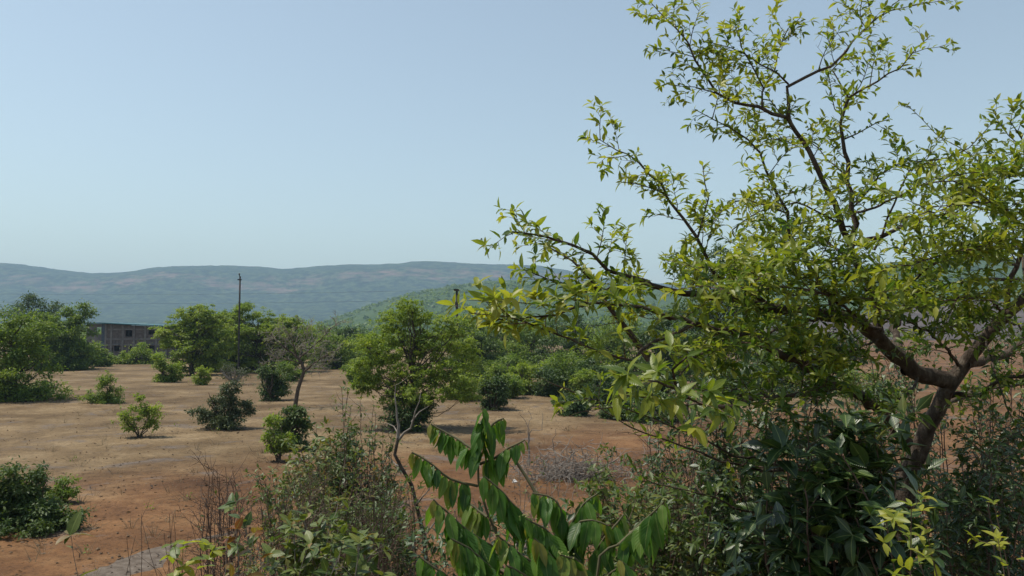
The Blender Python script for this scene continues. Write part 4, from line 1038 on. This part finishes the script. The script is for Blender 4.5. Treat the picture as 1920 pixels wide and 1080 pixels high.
# glossy broad-leaved thicket round the foot of the near tree
bush('glossy_shrub', 'dense dark glossy broad-leaved shrub in front of the near tree trunk', 'shrub', 1590, 3.7,
     [(1430, 1600, 775, 1000), (1560, 1740, 790, 1020), (1480, 1700, 880, 1080), (1420, 1560, 840, 1060)],
     dict(size=.118, gap=.05, tint=.42, whorl=3, droop=.35, layer=.9), M['leaf_dark'], LEAF_BIG, 300, 201, 26, 'twig_brown', .014, .12, .30, 1, 0, 1, GB)
bush('small_leaved_shrub', 'dark small-leaved shrub left of the glossy shrub, under the near tree', 'shrub', 1380, 5.2,
     [(1270, 1420, 720, 980), (1350, 1500, 690, 960), (1300, 1480, 820, 1080), (1420, 1560, 660, 900)],
     dict(size=.062, gap=.035, tint=.42, whorl=4, droop=.25, layer=.8), M['leaf_dark'], LEAF_NEAR, 260, 202, 34, 'twig_brown', .011, .10, .30, 1, 0, 1, GB, dr=.6)
bush('small_leaved_shrub', 'small-leaved shrub right of the near trunk at the picture edge', 'shrub', 1860, 5.4,
     [(1790, 1940, 780, 1000), (1830, 1990, 740, 980), (1770, 1900, 880, 1080)],
     dict(size=.062, gap=.04, tint=.50, whorl=4, droop=.25, layer=.8), M['leaf_dark'], LEAF_NEAR, 200, 203, 20, 'twig_brown', .011, .12, .30, 1, 0, 1, GB, dr=.6)
bush('small_leaved_shrub', 'deep green shrub filling the shade behind the glossy shrub', 'shrub', 1640, 6.6,
     [(1500, 1640, 700, 960), (1600, 1720, 740, 980), (1460, 1560, 720, 960)],
     dict(size=.07, gap=.035, tint=.40, whorl=4, droop=.25, layer=.8), M['leaf_dark'], LEAF_NEAR, 0, 204, 13, 'twig_brown', .012, .11, .34, 1, 0, 1, GB, dr=.6)
bush('yellow_sprig_shrub', 'thin shrub with bright yellow-green sprigs in front of the dark thicket', 'shrub', 1760, 2.7,
     [(1640, 1720, 925, 990), (1700, 1800, 930, 1010), (1800, 1930, 880, 980), (1850, 1960, 920, 1010), (1780, 1900, 960, 1040)],
     dict(size=.056, gap=.045, tint=.74, whorl=4, droop=.2, layer=.4), M['leaf_young'], LEAF_NEAR, 200, 205, 7, 'twig_brown', .007, .2, .14, 0, .2, 1, GB, root_px=1880, dr=.25)
bush('dry_twig_shrub', 'brown leafless twig tangle under the left side of the near tree', 'shrub', 1290, 5.6,
     [(1190, 1320, 790, 1000), (1250, 1400, 860, 1080), (1160, 1280, 900, 1060)],
     dict(size=.05, gap=.06, tint=.5, whorl=2, bare=.88, layer=.9), M['leaf_pale'], LEAF_NEAR, 0, 206, 34, 'twig_brown', .009, .10, .36, 1, 0, 1, GB, dr=.6, dry=True)
bush('leafy_shrub', 'grey-green leafy shrub between the drooping plant and the near tree', 'shrub', 1135, 7.2,
     [(1095, 1175, 850, 960), (1110, 1200, 880, 1000), (1080, 1150, 920, 1040)],
     dict(size=.07, gap=.04, tint=.45, whorl=4, droop=.3, layer=.9), M['leaf_pale'], LEAF_NEAR, 160, 207, 14, 'twig_brown', .010, .11, .26, 1, 0, .8, GB)
# thicket left of the drooping plant
bush('leafy_shrub', 'tall dark green leafy shrub in the thicket left of the bare grey sapling', 'shrub', 625, 9.0,
     [(580, 660, 800, 920), (600, 700, 830, 950), (540, 640, 870, 980), (640, 730, 880, 1000)],
     dict(size=.092, gap=.038, tint=.55, whorl=4, droop=.3, layer=.9), M['leaf_dark'], LEAF_NEAR, 220, 208, 40, 'twig_brown', .012, .12, .32, 1, 0, 1, GB, dr=.5)
bush('leafy_shrub', 'low grey-green small-leaved shrub in the middle of the thicket', 'shrub', 600, 7.2,
     [(500, 620, 900, 1030), (580, 700, 920, 1040), (480, 560, 890, 1000), (660, 770, 930, 1060)],
     dict(size=.062, gap=.036, tint=.42, whorl=4, droop=.2, layer=.9, bare=.3), M['leaf_pale'], LEAF_NEAR, 0, 209, 48, 'twig_brown', .010, .11, .28, 1, 0, .7, GB, dr=.5)
bush('dry_twig_shrub', 'tall tangle of bare brown twigs in the middle of the thicket', 'shrub', 600, 6.2,
     [(480, 580, 880, 1020), (560, 680, 860, 1000), (640, 760, 900, 1040), (500, 700, 960, 1080)],
     dict(size=.04, gap=.08, tint=.5, whorl=1, bare=.9, layer=1.0, tr=.0026), M['leaf_pale'], LEAF_NEAR, 0, 220, 44, 'twig_brown', .009, .10, .32, 1, 0, 1, GB, dr=.5, dry=True)
bush('small_leaved_shrub', 'open green shrub behind the fork of the near tree', 'shrub', 1790, 8.2,
     [(1640, 1760, 640, 800), (1740, 1860, 650, 800), (1840, 1960, 620, 800), (1600, 1700, 600, 760)],
     dict(size=.085, gap=.05, tint=.5, whorl=3, droop=.2, layer=.8, bare=.1), M['leaf_dark'], LEAF_NEAR, 0, 221, 20, 'twig_brown', .016, .15, .42, 1, 0, 1, GB, dr=.7)
bush('leafy_shrub', 'green leafy shrub with brown stems directly right of the drooping plant', 'shrub', 1230, 4.9,
     [(1140, 1230, 900, 1040), (1200, 1300, 880, 1040), (1100, 1200, 960, 1080), (1260, 1360, 900, 1080)],
     dict(size=.068, gap=.036, tint=.42, whorl=4, droop=.25, layer=.9, bare=.2), M['leaf_pale'], LEAF_NEAR, 140, 222, 26, 'twig_brown', .010, .12, .28, 1, 0, .8, GB, dr=.4)
bush('dry_twig_shrub', 'dry brown brushwood standing behind the drooping plant', 'shrub', 1010, 9.5,
     [(900, 1010, 880, 990), (980, 1100, 860, 980), (1060, 1180, 870, 1000), (840, 920, 930, 1040)],
     dict(size=.05, gap=.08, tint=.5, whorl=1, bare=.85, layer=1.0, tr=.003), M['leaf_pale'], LEAF_NEAR, 0, 223, 26, 'twig_grey', .012, .14, .40, 1, 0, 1, GB, dr=.8, dry=True)
bush('leafy_shrub', 'bright green leafy top of the shrub at the upper edge of the thicket', 'shrub', 600, 8.0,
     [(540, 640, 810, 900), (580, 680, 820, 920), (500, 580, 870, 960)],
     dict(size=.075, gap=.045, tint=.62, whorl=4, droop=.25, layer=.9), M['leaf_pale'], LEAF_NEAR, 120, 224, 16, 'twig_brown', .010, .13, .28, 1, 0, .75, GB, dr=.4)
bush('leafy_shrub', 'dark leafy undergrowth below the sprays of the drooping plant', 'shrub', 900, 4.6,
     [(780, 880, 985, 1080), (860, 980, 960, 1080), (960, 1100, 940, 1080)],
     dict(size=.06, gap=.04, tint=.35, whorl=4, droop=.2, layer=.9, bare=.3), M['leaf_dark'], LEAF_NEAR, 0, 225, 20, 'twig_brown', .009, .13, .26, 1, 0, .8, GB, dr=.4)
bush('dry_twig_shrub', 'bare brown twigs between the thicket and the grey sapling', 'shrub', 730, 5.4,
     [(660, 740, 860, 1000), (720, 800, 890, 1030), (640, 720, 940, 1060)],
     dict(size=.04, gap=.08, tint=.5, whorl=2, bare=.8, layer=1.0, tr=.0024), M['leaf_pale'], LEAF_NEAR, 0, 226, 20, 'twig_brown', .008, .13, .30, 1, 0, 1, GB, dr=.4, dry=True)
bush('leafy_shrub', 'low tangled shrub at the foot of the bare grey sapling', 'shrub', 735, 6.6,
     [(680, 780, 900, 1040), (700, 800, 960, 1080), (640, 740, 960, 1080)],
     dict(size=.058, gap=.036, tint=.32, whorl=4, droop=.2, layer=.9, bare=.35), M['leaf_pale'], LEAF_NEAR, 0, 217, 34, 'twig_brown', .010, .11, .28, 1, 0, .7, GB, dr=.5)
bush('small_leaved_shrub', 'dark twiggy shrub standing in the shade left of the small-leaved one', 'shrub', 1300, 6.4,
     [(1200, 1330, 760, 960), (1240, 1380, 800, 1000), (1180, 1300, 860, 1040), (1300, 1420, 700, 900)],
     dict(size=.06, gap=.04, tint=.42, whorl=4, droop=.25, layer=.8, bare=.15), M['leaf_dark'], LEAF_NEAR, 0, 218, 26, 'twig_brown', .010, .11, .30, 1, 0, 1, GB, dr=.6)
bush('small_leaved_shrub', 'thick small-leaved shrub in the bottom right corner behind the yellow sprigs', 'shrub', 1850, 4.4,
     [(1740, 1860, 830, 1020), (1800, 1940, 850, 1040), (1860, 1990, 800, 1000), (1760, 1900, 940, 1080)],
     dict(size=.066, gap=.04, tint=.42, whorl=4, droop=.25, layer=.8), M['leaf_dark'], LEAF_NEAR, 120, 219, 28, 'twig_brown', .010, .12, .28, 1, 0, 1, GB, dr=.5)
bush('broad_leaf_shrub', 'low pale green broad-leaved shrub in the nearest part of the thicket', 'shrub', 580, 4.6,
     [(450, 600, 985, 1080), (540, 700, 970, 1080), (620, 720, 1010, 1100)],
     dict(size=.082, gap=.045, tint=.55, whorl=4, droop=.2, layer=.8, bare=.2), M['leaf_pale'], LEAF_BIG, 260, 210, 26, 'twig_grey', .010, .14, .24, 1, 0, .8, GB, dr=.4)
bush('stem_shrub', 'upright thin-stemmed shrub with few leaves right of the thicket', 'shrub', 700, 8.6,
     [(630, 690, 725, 860), (690, 740, 760, 900), (650, 730, 800, 960), (700, 780, 850, 980)],
     dict(size=.06, gap=.06, tint=.45, whorl=3, droop=.2, layer=.9, bare=.45), M['leaf_pale'], LEAF_NEAR, 80, 211, 24, 'twig_brown', .011, .15, .26, 1, 0, .8, GB, dr=.5)
bush('dry_twig_shrub', 'dense dry brown twig bush at the left end of the thicket', 'shrub', 425, 6.0,
     [(385, 440, 860, 1000), (410, 480, 880, 1000), (370, 420, 930, 1040), (430, 500, 930, 1040)],
     dict(size=.04, gap=.08, tint=.5, whorl=1, bare=.96, layer=1.0, tr=.0024), M['leaf_pale'], LEAF_NEAR, 0, 212, 36, 'twig_brown', .009, .09, .30, 1, 0, 1, GB, dr=.4, dry=True)
bush('dry_twig_shrub', 'few dark bare twigs standing before the gravel path', 'shrub', 285, 4.4,
     [(245, 275, 955, 1010), (290, 330, 945, 1000), (225, 260, 1000, 1050), (300, 345, 960, 1010)],
     dict(size=.04, gap=.1, tint=.5, whorl=1, bare=1.0, layer=1.0), M['leaf_pale'], LEAF_NEAR, 0, 213, 8, 'twig_brown', .006, .22, .16, 0, 0, 1, GB, dr=.25, dry=True)
bush('bright_sprig', 'bright green broad-leaved sprig at the bottom edge left of the thicket', 'plant', 345, 2.3,
     [(310, 345, 1020, 1050), (350, 385, 1015, 1060), (380, 405, 1030, 1060)],
     dict(size=.055, gap=.05, tint=.6, whorl=3, droop=.3, layer=.6), M['leaf_young'], LEAF_BIG, 60, 214, 4, 'twig_brown', .004, .2, .06, 0, .2, 1, GB, dr=.1)
bush('red_leaf_sprig', 'sprig of reddish young leaves at the left end of the thicket', 'plant', 445, 3.4,
     [(425, 445, 990, 1015), (450, 480, 995, 1020)],
     dict(size=.06, gap=.06, tint=.5, whorl=3, droop=.4, layer=.6), M['leaf_red'], LEAF_BIG, 80, 215, 4, 'twig_grey', .005, .16, .08, 0, 0, 1, GB, dr=.15)
bush('pale_sapling', 'thin pale sapling with two large leaves at the bottom left', 'plant', 132, 3.6,
     [(128, 134, 1003, 1012)],
     dict(size=.10, gap=.12, tint=.75, whorl=2, droop=.6, layer=.6), M['leaf_pale'], LEAF_BIG, 10, 216, 1, 'twig_grey', .006, .5, .05, 0, 0, 1, GB, dr=.02)

# grey bare sapling beside the thicket
sd = 8.0
sx = at(798, 1038, sd)[0]
sap = thing('bare_sapling', 'slender bare grey sapling with forked pale twigs left of the drooping plant', 'tree', (sx, sd, gz(sx, sd)))
g = Grower(301)
main = [(sx + .02, sd, gz(sx, sd) - .1)] + px_path([(798, 1038, sd), (794, 1006, sd), (780, 946, sd), (773, 911, sd), (752, 876, sd), (741, 851, sd), (747, 820, sd)])
g.limb(main, .034, .016, .12, .004)
SB = dict(size=.04, gap=.1, tint=.6, whorl=2, bare=.9, layer=1.0)
for pp, ra in (([(747, 822, sd), (747, 798, sd), (743, 763, sd), (741, 721, sd)], .018), ([(748, 823, sd), (769, 802, 7.9), (780, 770, 7.8), (790, 735, 7.8)], .014), ([(773, 790, 7.9), (786, 772, 7.9), (806, 760, 7.9)], .008), ([(746, 812, sd), (738, 800, 8.1), (728, 793, 8.2)], .008), ([(780, 946, sd), (800, 925, 7.8), (812, 905, 7.8)], .012), ([(752, 876, sd), (735, 866, 8.2), (722, 850, 8.2)], .008), ([(794, 1006, sd), (815, 975, 8.1), (822, 950, 8.1)], .012)):
    q = g.limb(px_path(pp), ra, .003, .08, .006)
    g.sprout(q, ra * .5, 0, SB, .16, .22, .3)
g.build(sap, M['twig_grey'], M['twig_grey'], M['crown_light'], LEAF_NEAR, 0, limb_name='branch', trunk_mat=M['bark'])

# bare-branched tree in the field
dd = dist_of(765)
dx = at(553, 765, dd)[0]
dead = thing('bare_tree', 'leaning half-dead tree with bare spreading branches in the field', 'tree', (dx, dd, gz(dx, dd)))
g = Grower(302)
g.limb([(dx, dd, -.15)] + px_path([(556, 742, dd), (563, 716, dd), (570, 695, dd), (566, 680, dd), (556, 668, dd)]), .15, .09, .3, .01)
SD = dict(size=.10, gap=.16, tint=.6, whorl=2, bare=.72, layer=.8, tr=.017)
for pp, ra in (([(568, 700, dd), (590, 680, dd - .5), (615, 665, dd - 1), (645, 650, dd - 1)], .07), ([(560, 672, dd), (580, 655, dd + .5), (602, 636, dd + .5), (625, 612, dd), (640, 602, dd)], .07), ([(556, 670, dd), (540, 655, dd), (520, 640, dd - .5), (505, 622, dd)], .06), ([(560, 675, dd), (570, 640, dd + 1), (576, 610, dd + 1)], .05), ([(562, 682, dd), (535, 672, dd), (505, 672, dd + 1)], .05), ([(567, 690, dd), (585, 690, dd + 1), (600, 684, dd + 1)], .05), ([(556, 668, dd), (548, 640, dd - .6), (535, 618, dd - .8)], .05)):
    q = g.limb(px_path(pp), ra, .012, .25, .02)
    g.sprout(q, ra * .6, 1, SD, .15, 1.3, .12)
g.build(dead, M['bark'], M['twig_grey'], M['crown_light'], LEAF_MID, 0, limb_name='branch')

# heap of dead grey brush on the red soil
bd = dist_of(898)
hx = at(1065, 898, bd)[0]
heap = thing('brush_heap', 'heap of dead grey brushwood lying on the red soil', 'brush', (hx, bd, gz(hx, bd)))
r = np.random.default_rng(303)
tw = []
for i in range(760):
    p = np.array((r.normal() * .85 + (0.3 if i % 3 else -.3), r.normal() * .45, abs(r.normal()) * .42 + .03))
    d = unit(r.normal(size=3) * np.array((1, .8, .45)))
    q = [p]
    ln = r.uniform(.25, .9)
    for s in range(4):
        d = unit(d + r.normal(size=3) * .35); nx_ = q[-1] + d * ln / 4; nx_[2] = max(nx_[2], .02); q.append(nx_)
    ra = r.uniform(.006, .018)
    tw.append((q, list(np.linspace(ra, ra * .35, 5))))
obj('twigs', tubes_mesh('twigs', tw, M['twig_grey'], 4), heap, 'stuff')
for k_ in range(5):
    p = np.array((r.uniform(-1, 1), r.uniform(-.3, .3), .1)); e = p + np.array((r.uniform(-.5, .5), r.uniform(-.3, .3), r.uniform(.5, 1.1)))
    obj('branch', tubes_mesh('branch', [([p, p * .6 + e * .4 + (.05, 0, .05), e], [.022, .016, .005])], M['twig_grey'], 6), heap)
sp_ = at(992, 838, 30)[0]
snag = thing('dead_sapling', 'small dead pale sapling with a few forked sticks behind the drooping plant', 'plant', (sp_, 30, gz(sp_, 30)))
g = Grower(304)
b_ = np.array((sp_, 30, gz(sp_, 30) - .05))
for pp in ([(992, 815, 30), (988, 795, 30), (975, 778, 30)], [(993, 812, 30), (1015, 805, 29.8), (1018, 775, 29.8)], [(990, 800, 30), (996, 785, 30), (990, 770, 30)]):
    g.limb([b_] + px_path(pp), .03, .006, .12, .01)
g.build(snag, M['twig_grey'], M['twig_grey'], M['leaf_pale'], LEAF_NEAR, 0, limb_name='stick')

# ------------------------------------------------------------------ drooping quilted-leaf plant
pd = 2.6
rx = at(1010, 1080, pd)[0]
dro = thing('drooping_plant', 'near shrub with sprays of large hanging quilted green leaves', 'shrub', (rx, pd, gz(rx, pd)))
g = Grower(305)
r = g.r
stemA = [np.array((rx, pd, gz(rx, pd) - .08))] + px_path([(1020, 1250, 2.6), (990, 1120, 2.6), (950, 1040, 2.6), (915, 960, 2.6), (897, 905, 2.6), (896, 860, 2.6), (905, 810, 2.6), (906, 776, 2.6)])
g.limb(stemA, .013, .003, .06, .002)
stemB = [np.array((rx + .1, pd + .1, gz(rx, pd) - .08))] + px_path([(1090, 1200, 2.7), (1060, 1060, 2.7), (1017, 941, 2.75), (985, 890, 2.8), (962, 858, 2.8)])
g.limb(stemB, .013, .005, .06, .002)
stemC = [np.array((rx + .15, pd - .1, gz(rx, pd) - .08))] + px_path([(1110, 1150, 2.4), (1159, 1023, 2.4), (1206, 976, 2.4), (1244, 943, 2.4)])
g.limb(stemC, .010, .003, .06, .002)
sprays = [  # tip ... joint, leaf length, lit age
 ([(772, 848, 2.55), (812, 872, 2.55), (844, 897, 2.57), (895, 912, 2.6)], .092),
 ([(808, 795, 2.7), (844, 815, 2.68), (866, 828, 2.65), (897, 850, 2.6)], .086),
 ([(905, 766, 2.55), (908, 800, 2.57), (898, 850, 2.6)], .10),
 ([(944, 784, 2.65), (925, 795, 2.63), (905, 815, 2.6)], .09),
 ([(984, 826, 2.55), (954, 840, 2.57), (929, 858, 2.6), (900, 870, 2.6)], .092),
 ([(908, 893, 2.45), (941, 922, 2.47), (982, 967, 2.5), (1010, 1000, 2.6)], .112),
 ([(812, 938, 2.35), (847, 967, 2.37), (872, 992, 2.4), (930, 1030, 2.5)], .118),
 ([(985, 973, 2.3), (1023, 992, 2.33), (1055, 1030, 2.38), (1080, 1080, 2.45)], .118),
 ([(998, 924, 2.6), (1039, 935, 2.6), (1055, 970, 2.6), (1060, 1030, 2.68)], .11),
 ([(1140, 985, 2.55), (1111, 975, 2.55), (1080, 985, 2.6), (1062, 1040, 2.68)], .112),
 ([(1246, 940, 2.25), (1225, 962, 2.28), (1200, 985, 2.35), (1160, 1023, 2.4)], .12),
 ([(935, 1005, 2.25), (973, 1038, 2.28), (1005, 1060, 2.3), (1020, 1110, 2.4)], .12),
 ([(788, 1045, 2.3), (830, 1075, 2.3), (880, 1110, 2.4)], .115),
 ([(1050, 1040, 2.2), (1085, 1055, 2.25), (1100, 1100, 2.35)], .12),
 ([(1120, 925, 2.65), (1095, 945, 2.65), (1070, 985, 2.66), (1060, 1030, 2.68)], .10),
 ([(1170, 965, 2.6), (1140, 1000, 2.58), (1105, 1050, 2.6)], .11),
 ([(845, 1010, 2.3), (880, 1030, 2.33), (930, 1075, 2.4)], .115),
 ([(1000, 1010, 2.15), (1035, 1045, 2.2), (1060, 1090, 2.3)], .115),
 ([(950, 1060, 2.1), (985, 1080, 2.15), (1010, 1120, 2.2)], .115),
 ([(1160, 1050, 2.2), (1190, 1075, 2.25), (1200, 1120, 2.3)], .11),
 ([(870, 935, 2.75), (890, 950, 2.72), (915, 970, 2.68)], .10),
 ([(860, 1040, 2.5), (900, 1050, 2.5), (950, 1080, 2.55)], .115),
 ([(1180, 1060, 2.5), (1150, 1070, 2.5), (1110, 1110, 2.55)], .11),
]
fl = []
for pp, sz in sprays:
    sz *= .94
    q = g.limb(px_path(pp), .0025, .0045, .02, .001)
    q = np.array(q)
    seg = np.linalg.norm(np.diff(q, axis=0), axis=1); cum = np.concatenate([[0], np.cumsum(seg)]); tot = cum[-1]
    s = 0.0; k_ = 0
    while s < tot * .92:
        i = max(0, min(int(np.searchsorted(cum, s)) - 1, len(seg) - 1))
        p = q[i] + (q[i + 1] - q[i]) * (s - cum[i]) / (seg[i] + 1e-9)
        tg = unit(q[i] - q[i + 1])
        sd_ = 1 if k_ % 2 else -1
        lat = unit(np.cross(tg, (0, 0, 1.0))) * sd_
        dn = unit(lat * r.uniform(.1, .42) + tg * r.uniform(-.05, .35) + np.array((0, -.15, -1.0)) + r.normal(size=3) * .16)
        nn = unit(lat * 0.8 + tg * .35 + np.array((0, -.45, .4)) + r.normal(size=3) * .22)
        grow_ = .6 + .4 * min(1, s / (tot * .3))
        g.leaf(p, dn, nn, sz * grow_ * r.uniform(.62, 1.2), np.clip(.48 + r.normal() * .22 + (.28 if s < tot * .1 else 0), 0, 1))
        s += .0088 * r.uniform(.7, 1.4); k_ += 1
    # flower buds along the outer stalk
    if sz > .11:
        for _ in range(14):
            t = r.random() ** 2.0 * .35
            p = q[min(int(t * len(q)), len(q) - 1)]
            fl.append(p + np.array((r.normal() * .006, r.normal() * .006, abs(r.normal()) * .007 + .002)))
g.build(dro, M['stalk_olive'], M['stalk_olive'], M['leaf_droop'], LEAF_DROOP, 300, 0, 1, 'stalk')
M['bud'] = rough_mat('flower_bud', [(0.3, (0.16, 0.19, 0.05)), (0.7, (0.28, 0.29, 0.10))], 60, 0.7, 0.0, 0.001)
fl = np.array(fl); nb = len(fl)
ov = np.array([(1, 0, 0), (-1, 0, 0), (0, 1, 0), (0, -1, 0), (0, 0, 1), (0, 0, -1)], float)
of = np.array([(0, 2, 4), (2, 1, 4), (1, 3, 4), (3, 0, 4), (2, 0, 5), (1, 2, 5), (3, 1, 5), (0, 3, 5)])
bs = r.uniform(.0018, .0034, nb)
BV = (fl - np.array(dro.location))[:, None, :] + ov[None] * bs[:, None, None]
obj('flower_buds', mesh_arrays('flower_buds', BV.reshape(-1, 3), (of[None] + (np.arange(nb) * 6)[:, None, None]).reshape(-1, 3), M['bud']), dro, 'stuff')

# ------------------------------------------------------------------ litter on the ground
r = np.random.default_rng(401)
n = 12000
yy = 14 * (75 / 14) ** r.random(n); xx = r.uniform(-.66, .66, n) * yy
clump = fbm(xx * .35, yy * .35, 77, 3) + r.normal(size=n) * .06 > .60
xx, yy = xx[clump], yy[clump]
for O_, R_ in field_plants:                       # dead leaves gather under every plant of the field
    if O_[1] < 75:
        k_ = int(120 + 90 * R_)
        xx = np.concatenate([xx, O_[0] + .25 * R_ + r.normal(size=k_) * R_ * .62]); yy = np.concatenate([yy, O_[1] - .1 + r.normal(size=k_) * R_ * .62])
ok_ = yy > 12
xx, yy = xx[ok_], yy[ok_]; n = len(xx)
zz = ground_z(xx, yy) + .012
D = r.normal(size=(n, 3)) * np.array((1, 1, .25)); Nn = np.array((0, 0, 1.)) + r.normal(size=(n, 3)) * .45
M['dry_leaf'] = leaf_mat('dry_leaf', [(0.0, (0.045, 0.03, 0.02)), (0.5, (0.10, 0.066, 0.042)), (1.0, (0.22, 0.165, 0.12))], 0.1, 0.8)
obj('fallen_leaves', leaves_mesh('fallen_leaves', LEAF_MID, np.stack([xx, yy, zz], 1), D, Nn, r.uniform(.05, .16, n), r.random(n) ** 2, M['dry_leaf']), kind='stuff')
n = 5000
yy = 14 * (60 / 14) ** r.random(n); xx = r.uniform(-.66, .66, n) * yy
keep_ = fbm(xx * .4, yy * .4, 91, 3) + r.normal(size=n) * .08 > .5
xx, yy = xx[keep_], yy[keep_]; n = len(xx)
zz = ground_z(xx, yy)
M['clod'] = rough_mat('earth_clod', [(0.3, (0.10, 0.062, 0.036)), (0.7, (0.19, 0.125, 0.075))], 5, .95, .3, .01)
ss = .012 + .05 * r.random(n) ** 3
BV = np.stack([xx, yy, zz + ss * .3], 1)[:, None, :] + (ov[None] * r.uniform(.6, 1.3, (n, 6, 1))) * ss[:, None, None] * np.array((1, 1, .6))
obj('gravel', mesh_arrays('gravel', BV.reshape(-1, 3), (of[None] + (np.arange(n) * 6)[:, None, None]).reshape(-1, 3), M['clod'], smooth=False), kind='stuff')
# dry grass tufts and seedlings, thicker near the plants and at the foot of the bank
tw = []; gp = []; gd = []; gs = []
for k_ in range(480):
    if k_ % 3 and k_ < 330:
        O_, R_ = field_plants[r.integers(len(field_plants))]
        x_, y_ = O_[0] + r.normal() * R_ * 1.1, O_[1] + r.normal() * R_ * 1.1
    else:
        y_ = 15 * (60 / 15) ** r.random(); x_ = r.uniform(-.62, .45) * y_
    if y_ < 12 or y_ > 75: continue
    z_ = gz(x_, y_)
    if k_ % 7 == 0:
        for q_ in range(9):
            gp.append((x_ + r.normal() * .06, y_ + r.normal() * .06, z_ + r.random() * .22)); gd.append(r.normal(size=3) + (0, 0, .6)); gs.append(r.uniform(.05, .11))
    for q_ in range(r.integers(5, 14)):
        a_ = r.normal(size=2) * .10; h_ = r.uniform(.08, .34)
        p_ = np.array((x_ + a_[0] * .6, y_ + a_[1] * .6, z_ - .01))
        e_ = p_ + np.array((a_[0] * 1.6, a_[1] * 1.6, h_))
        tw.append(([p_, (p_ + e_) / 2 + (0, 0, .03), e_], [.005, .004, .002]))
M['dry_grass'] = rough_mat('dry_grass', [(0.25, (0.10, 0.075, 0.045)), (0.5, (0.19, 0.15, 0.09)), (0.75, (0.29, 0.24, 0.15))], 2.0, .9, 0, .01)
obj('dry_grass', tubes_mesh('dry_grass', tw, M['dry_grass'], 3), kind='stuff')
gp = np.array(gp); gd = np.array(gd); n = len(gp)
obj('seedling_leaves', leaves_mesh('seedling_leaves', LEAF_MID, gp, gd, r.normal(size=(n, 3)) * .4 + (0, 0, 1), np.array(gs), r.random(n), M['crown_mid']), kind='stuff')
# small white scrap on the red soil
wd_ = dist_of(905)
wp = at(965, 905, wd_)
M['white_scrap'] = rough_mat('white_scrap', [(0.3, (0.62, 0.58, 0.52)), (0.7, (0.8, 0.77, 0.72))], 9, .8, .2, .01)
V_ = np.array([(-.09, -.05, 0), (.08, -.06, .02), (.1, .06, 0), (-.05, .07, .03), (-.02, 0, .11), (.05, .01, .06)])
o_ = obj('paper_scrap', mesh_arrays('paper_scrap', V_, np.array([(0, 1, 4), (1, 5, 4), (1, 2, 5), (2, 3, 5), (3, 4, 5), (3, 0, 4), (0, 3, 2), (0, 2, 1)]), M['white_scrap'], smooth=False), label='small crumpled white scrap lying on the red soil', cat='litter')
o_.location = (wp[0], wd_, gz(wp[0], wd_) + .01)

# bird far off in the sky
bp_ = at(903, 449, 60)
M['bird'] = rough_mat('bird_dark', [(0.3, (0.02, 0.018, 0.016)), (0.7, (0.04, 0.036, 0.032))], 8, .8, 0, .01)
bird = thing('bird', 'tiny dark bird flying in the sky above the hills', 'bird', tuple(bp_))
obj('body', tubes_mesh('body', [([(-.11, 0, -.01), (-.06, 0, 0), (0, 0, .005), (.06, 0, .02), (.09, 0, .025), (.12, 0, .02)], [.004, .025, .032, .022, .02, .002])], M['bird'], 8), bird)
for s in (-1, 1):
    v = np.array([(.04, s * .02, .02), (-.04, s * .02, .015), (.03, s * .12, .08), (-.05, s * .12, .07), (-.06, s * .22, .07), (-.03, s * .23, .07)])
    obj('wing', mesh_arrays('wing', np.concatenate([v, v + (0, 0, .006)]), np.array([(0, 1, 3), (0, 3, 2), (2, 3, 4), (2, 4, 5), (6, 9, 7), (6, 8, 9), (8, 10, 9), (8, 11, 10)]), M['bird']), bird)

# ------------------------------------------------------------------ haze in the air
def haze_box():
    m, t, N, L = nodes('haze_air')
    o = N('ShaderNodeOutputMaterial'); v = N('ShaderNodeVolumePrincipled')
    v.inputs['Color'].default_value = (0.54, 0.77, 1.0, 1)
    v.inputs['Density'].default_value = 0.00022
    v.inputs['Anisotropy'].default_value = 0.0
    L(v.outputs[0], o.inputs['Volume'])
    vv, ff = bevel_box(-4400, 4400, -70, 4800, -6.0, 330)
    obj('haze', mesh_arrays('haze', vv, ff, m, smooth=False), kind='stuff')
haze_box()
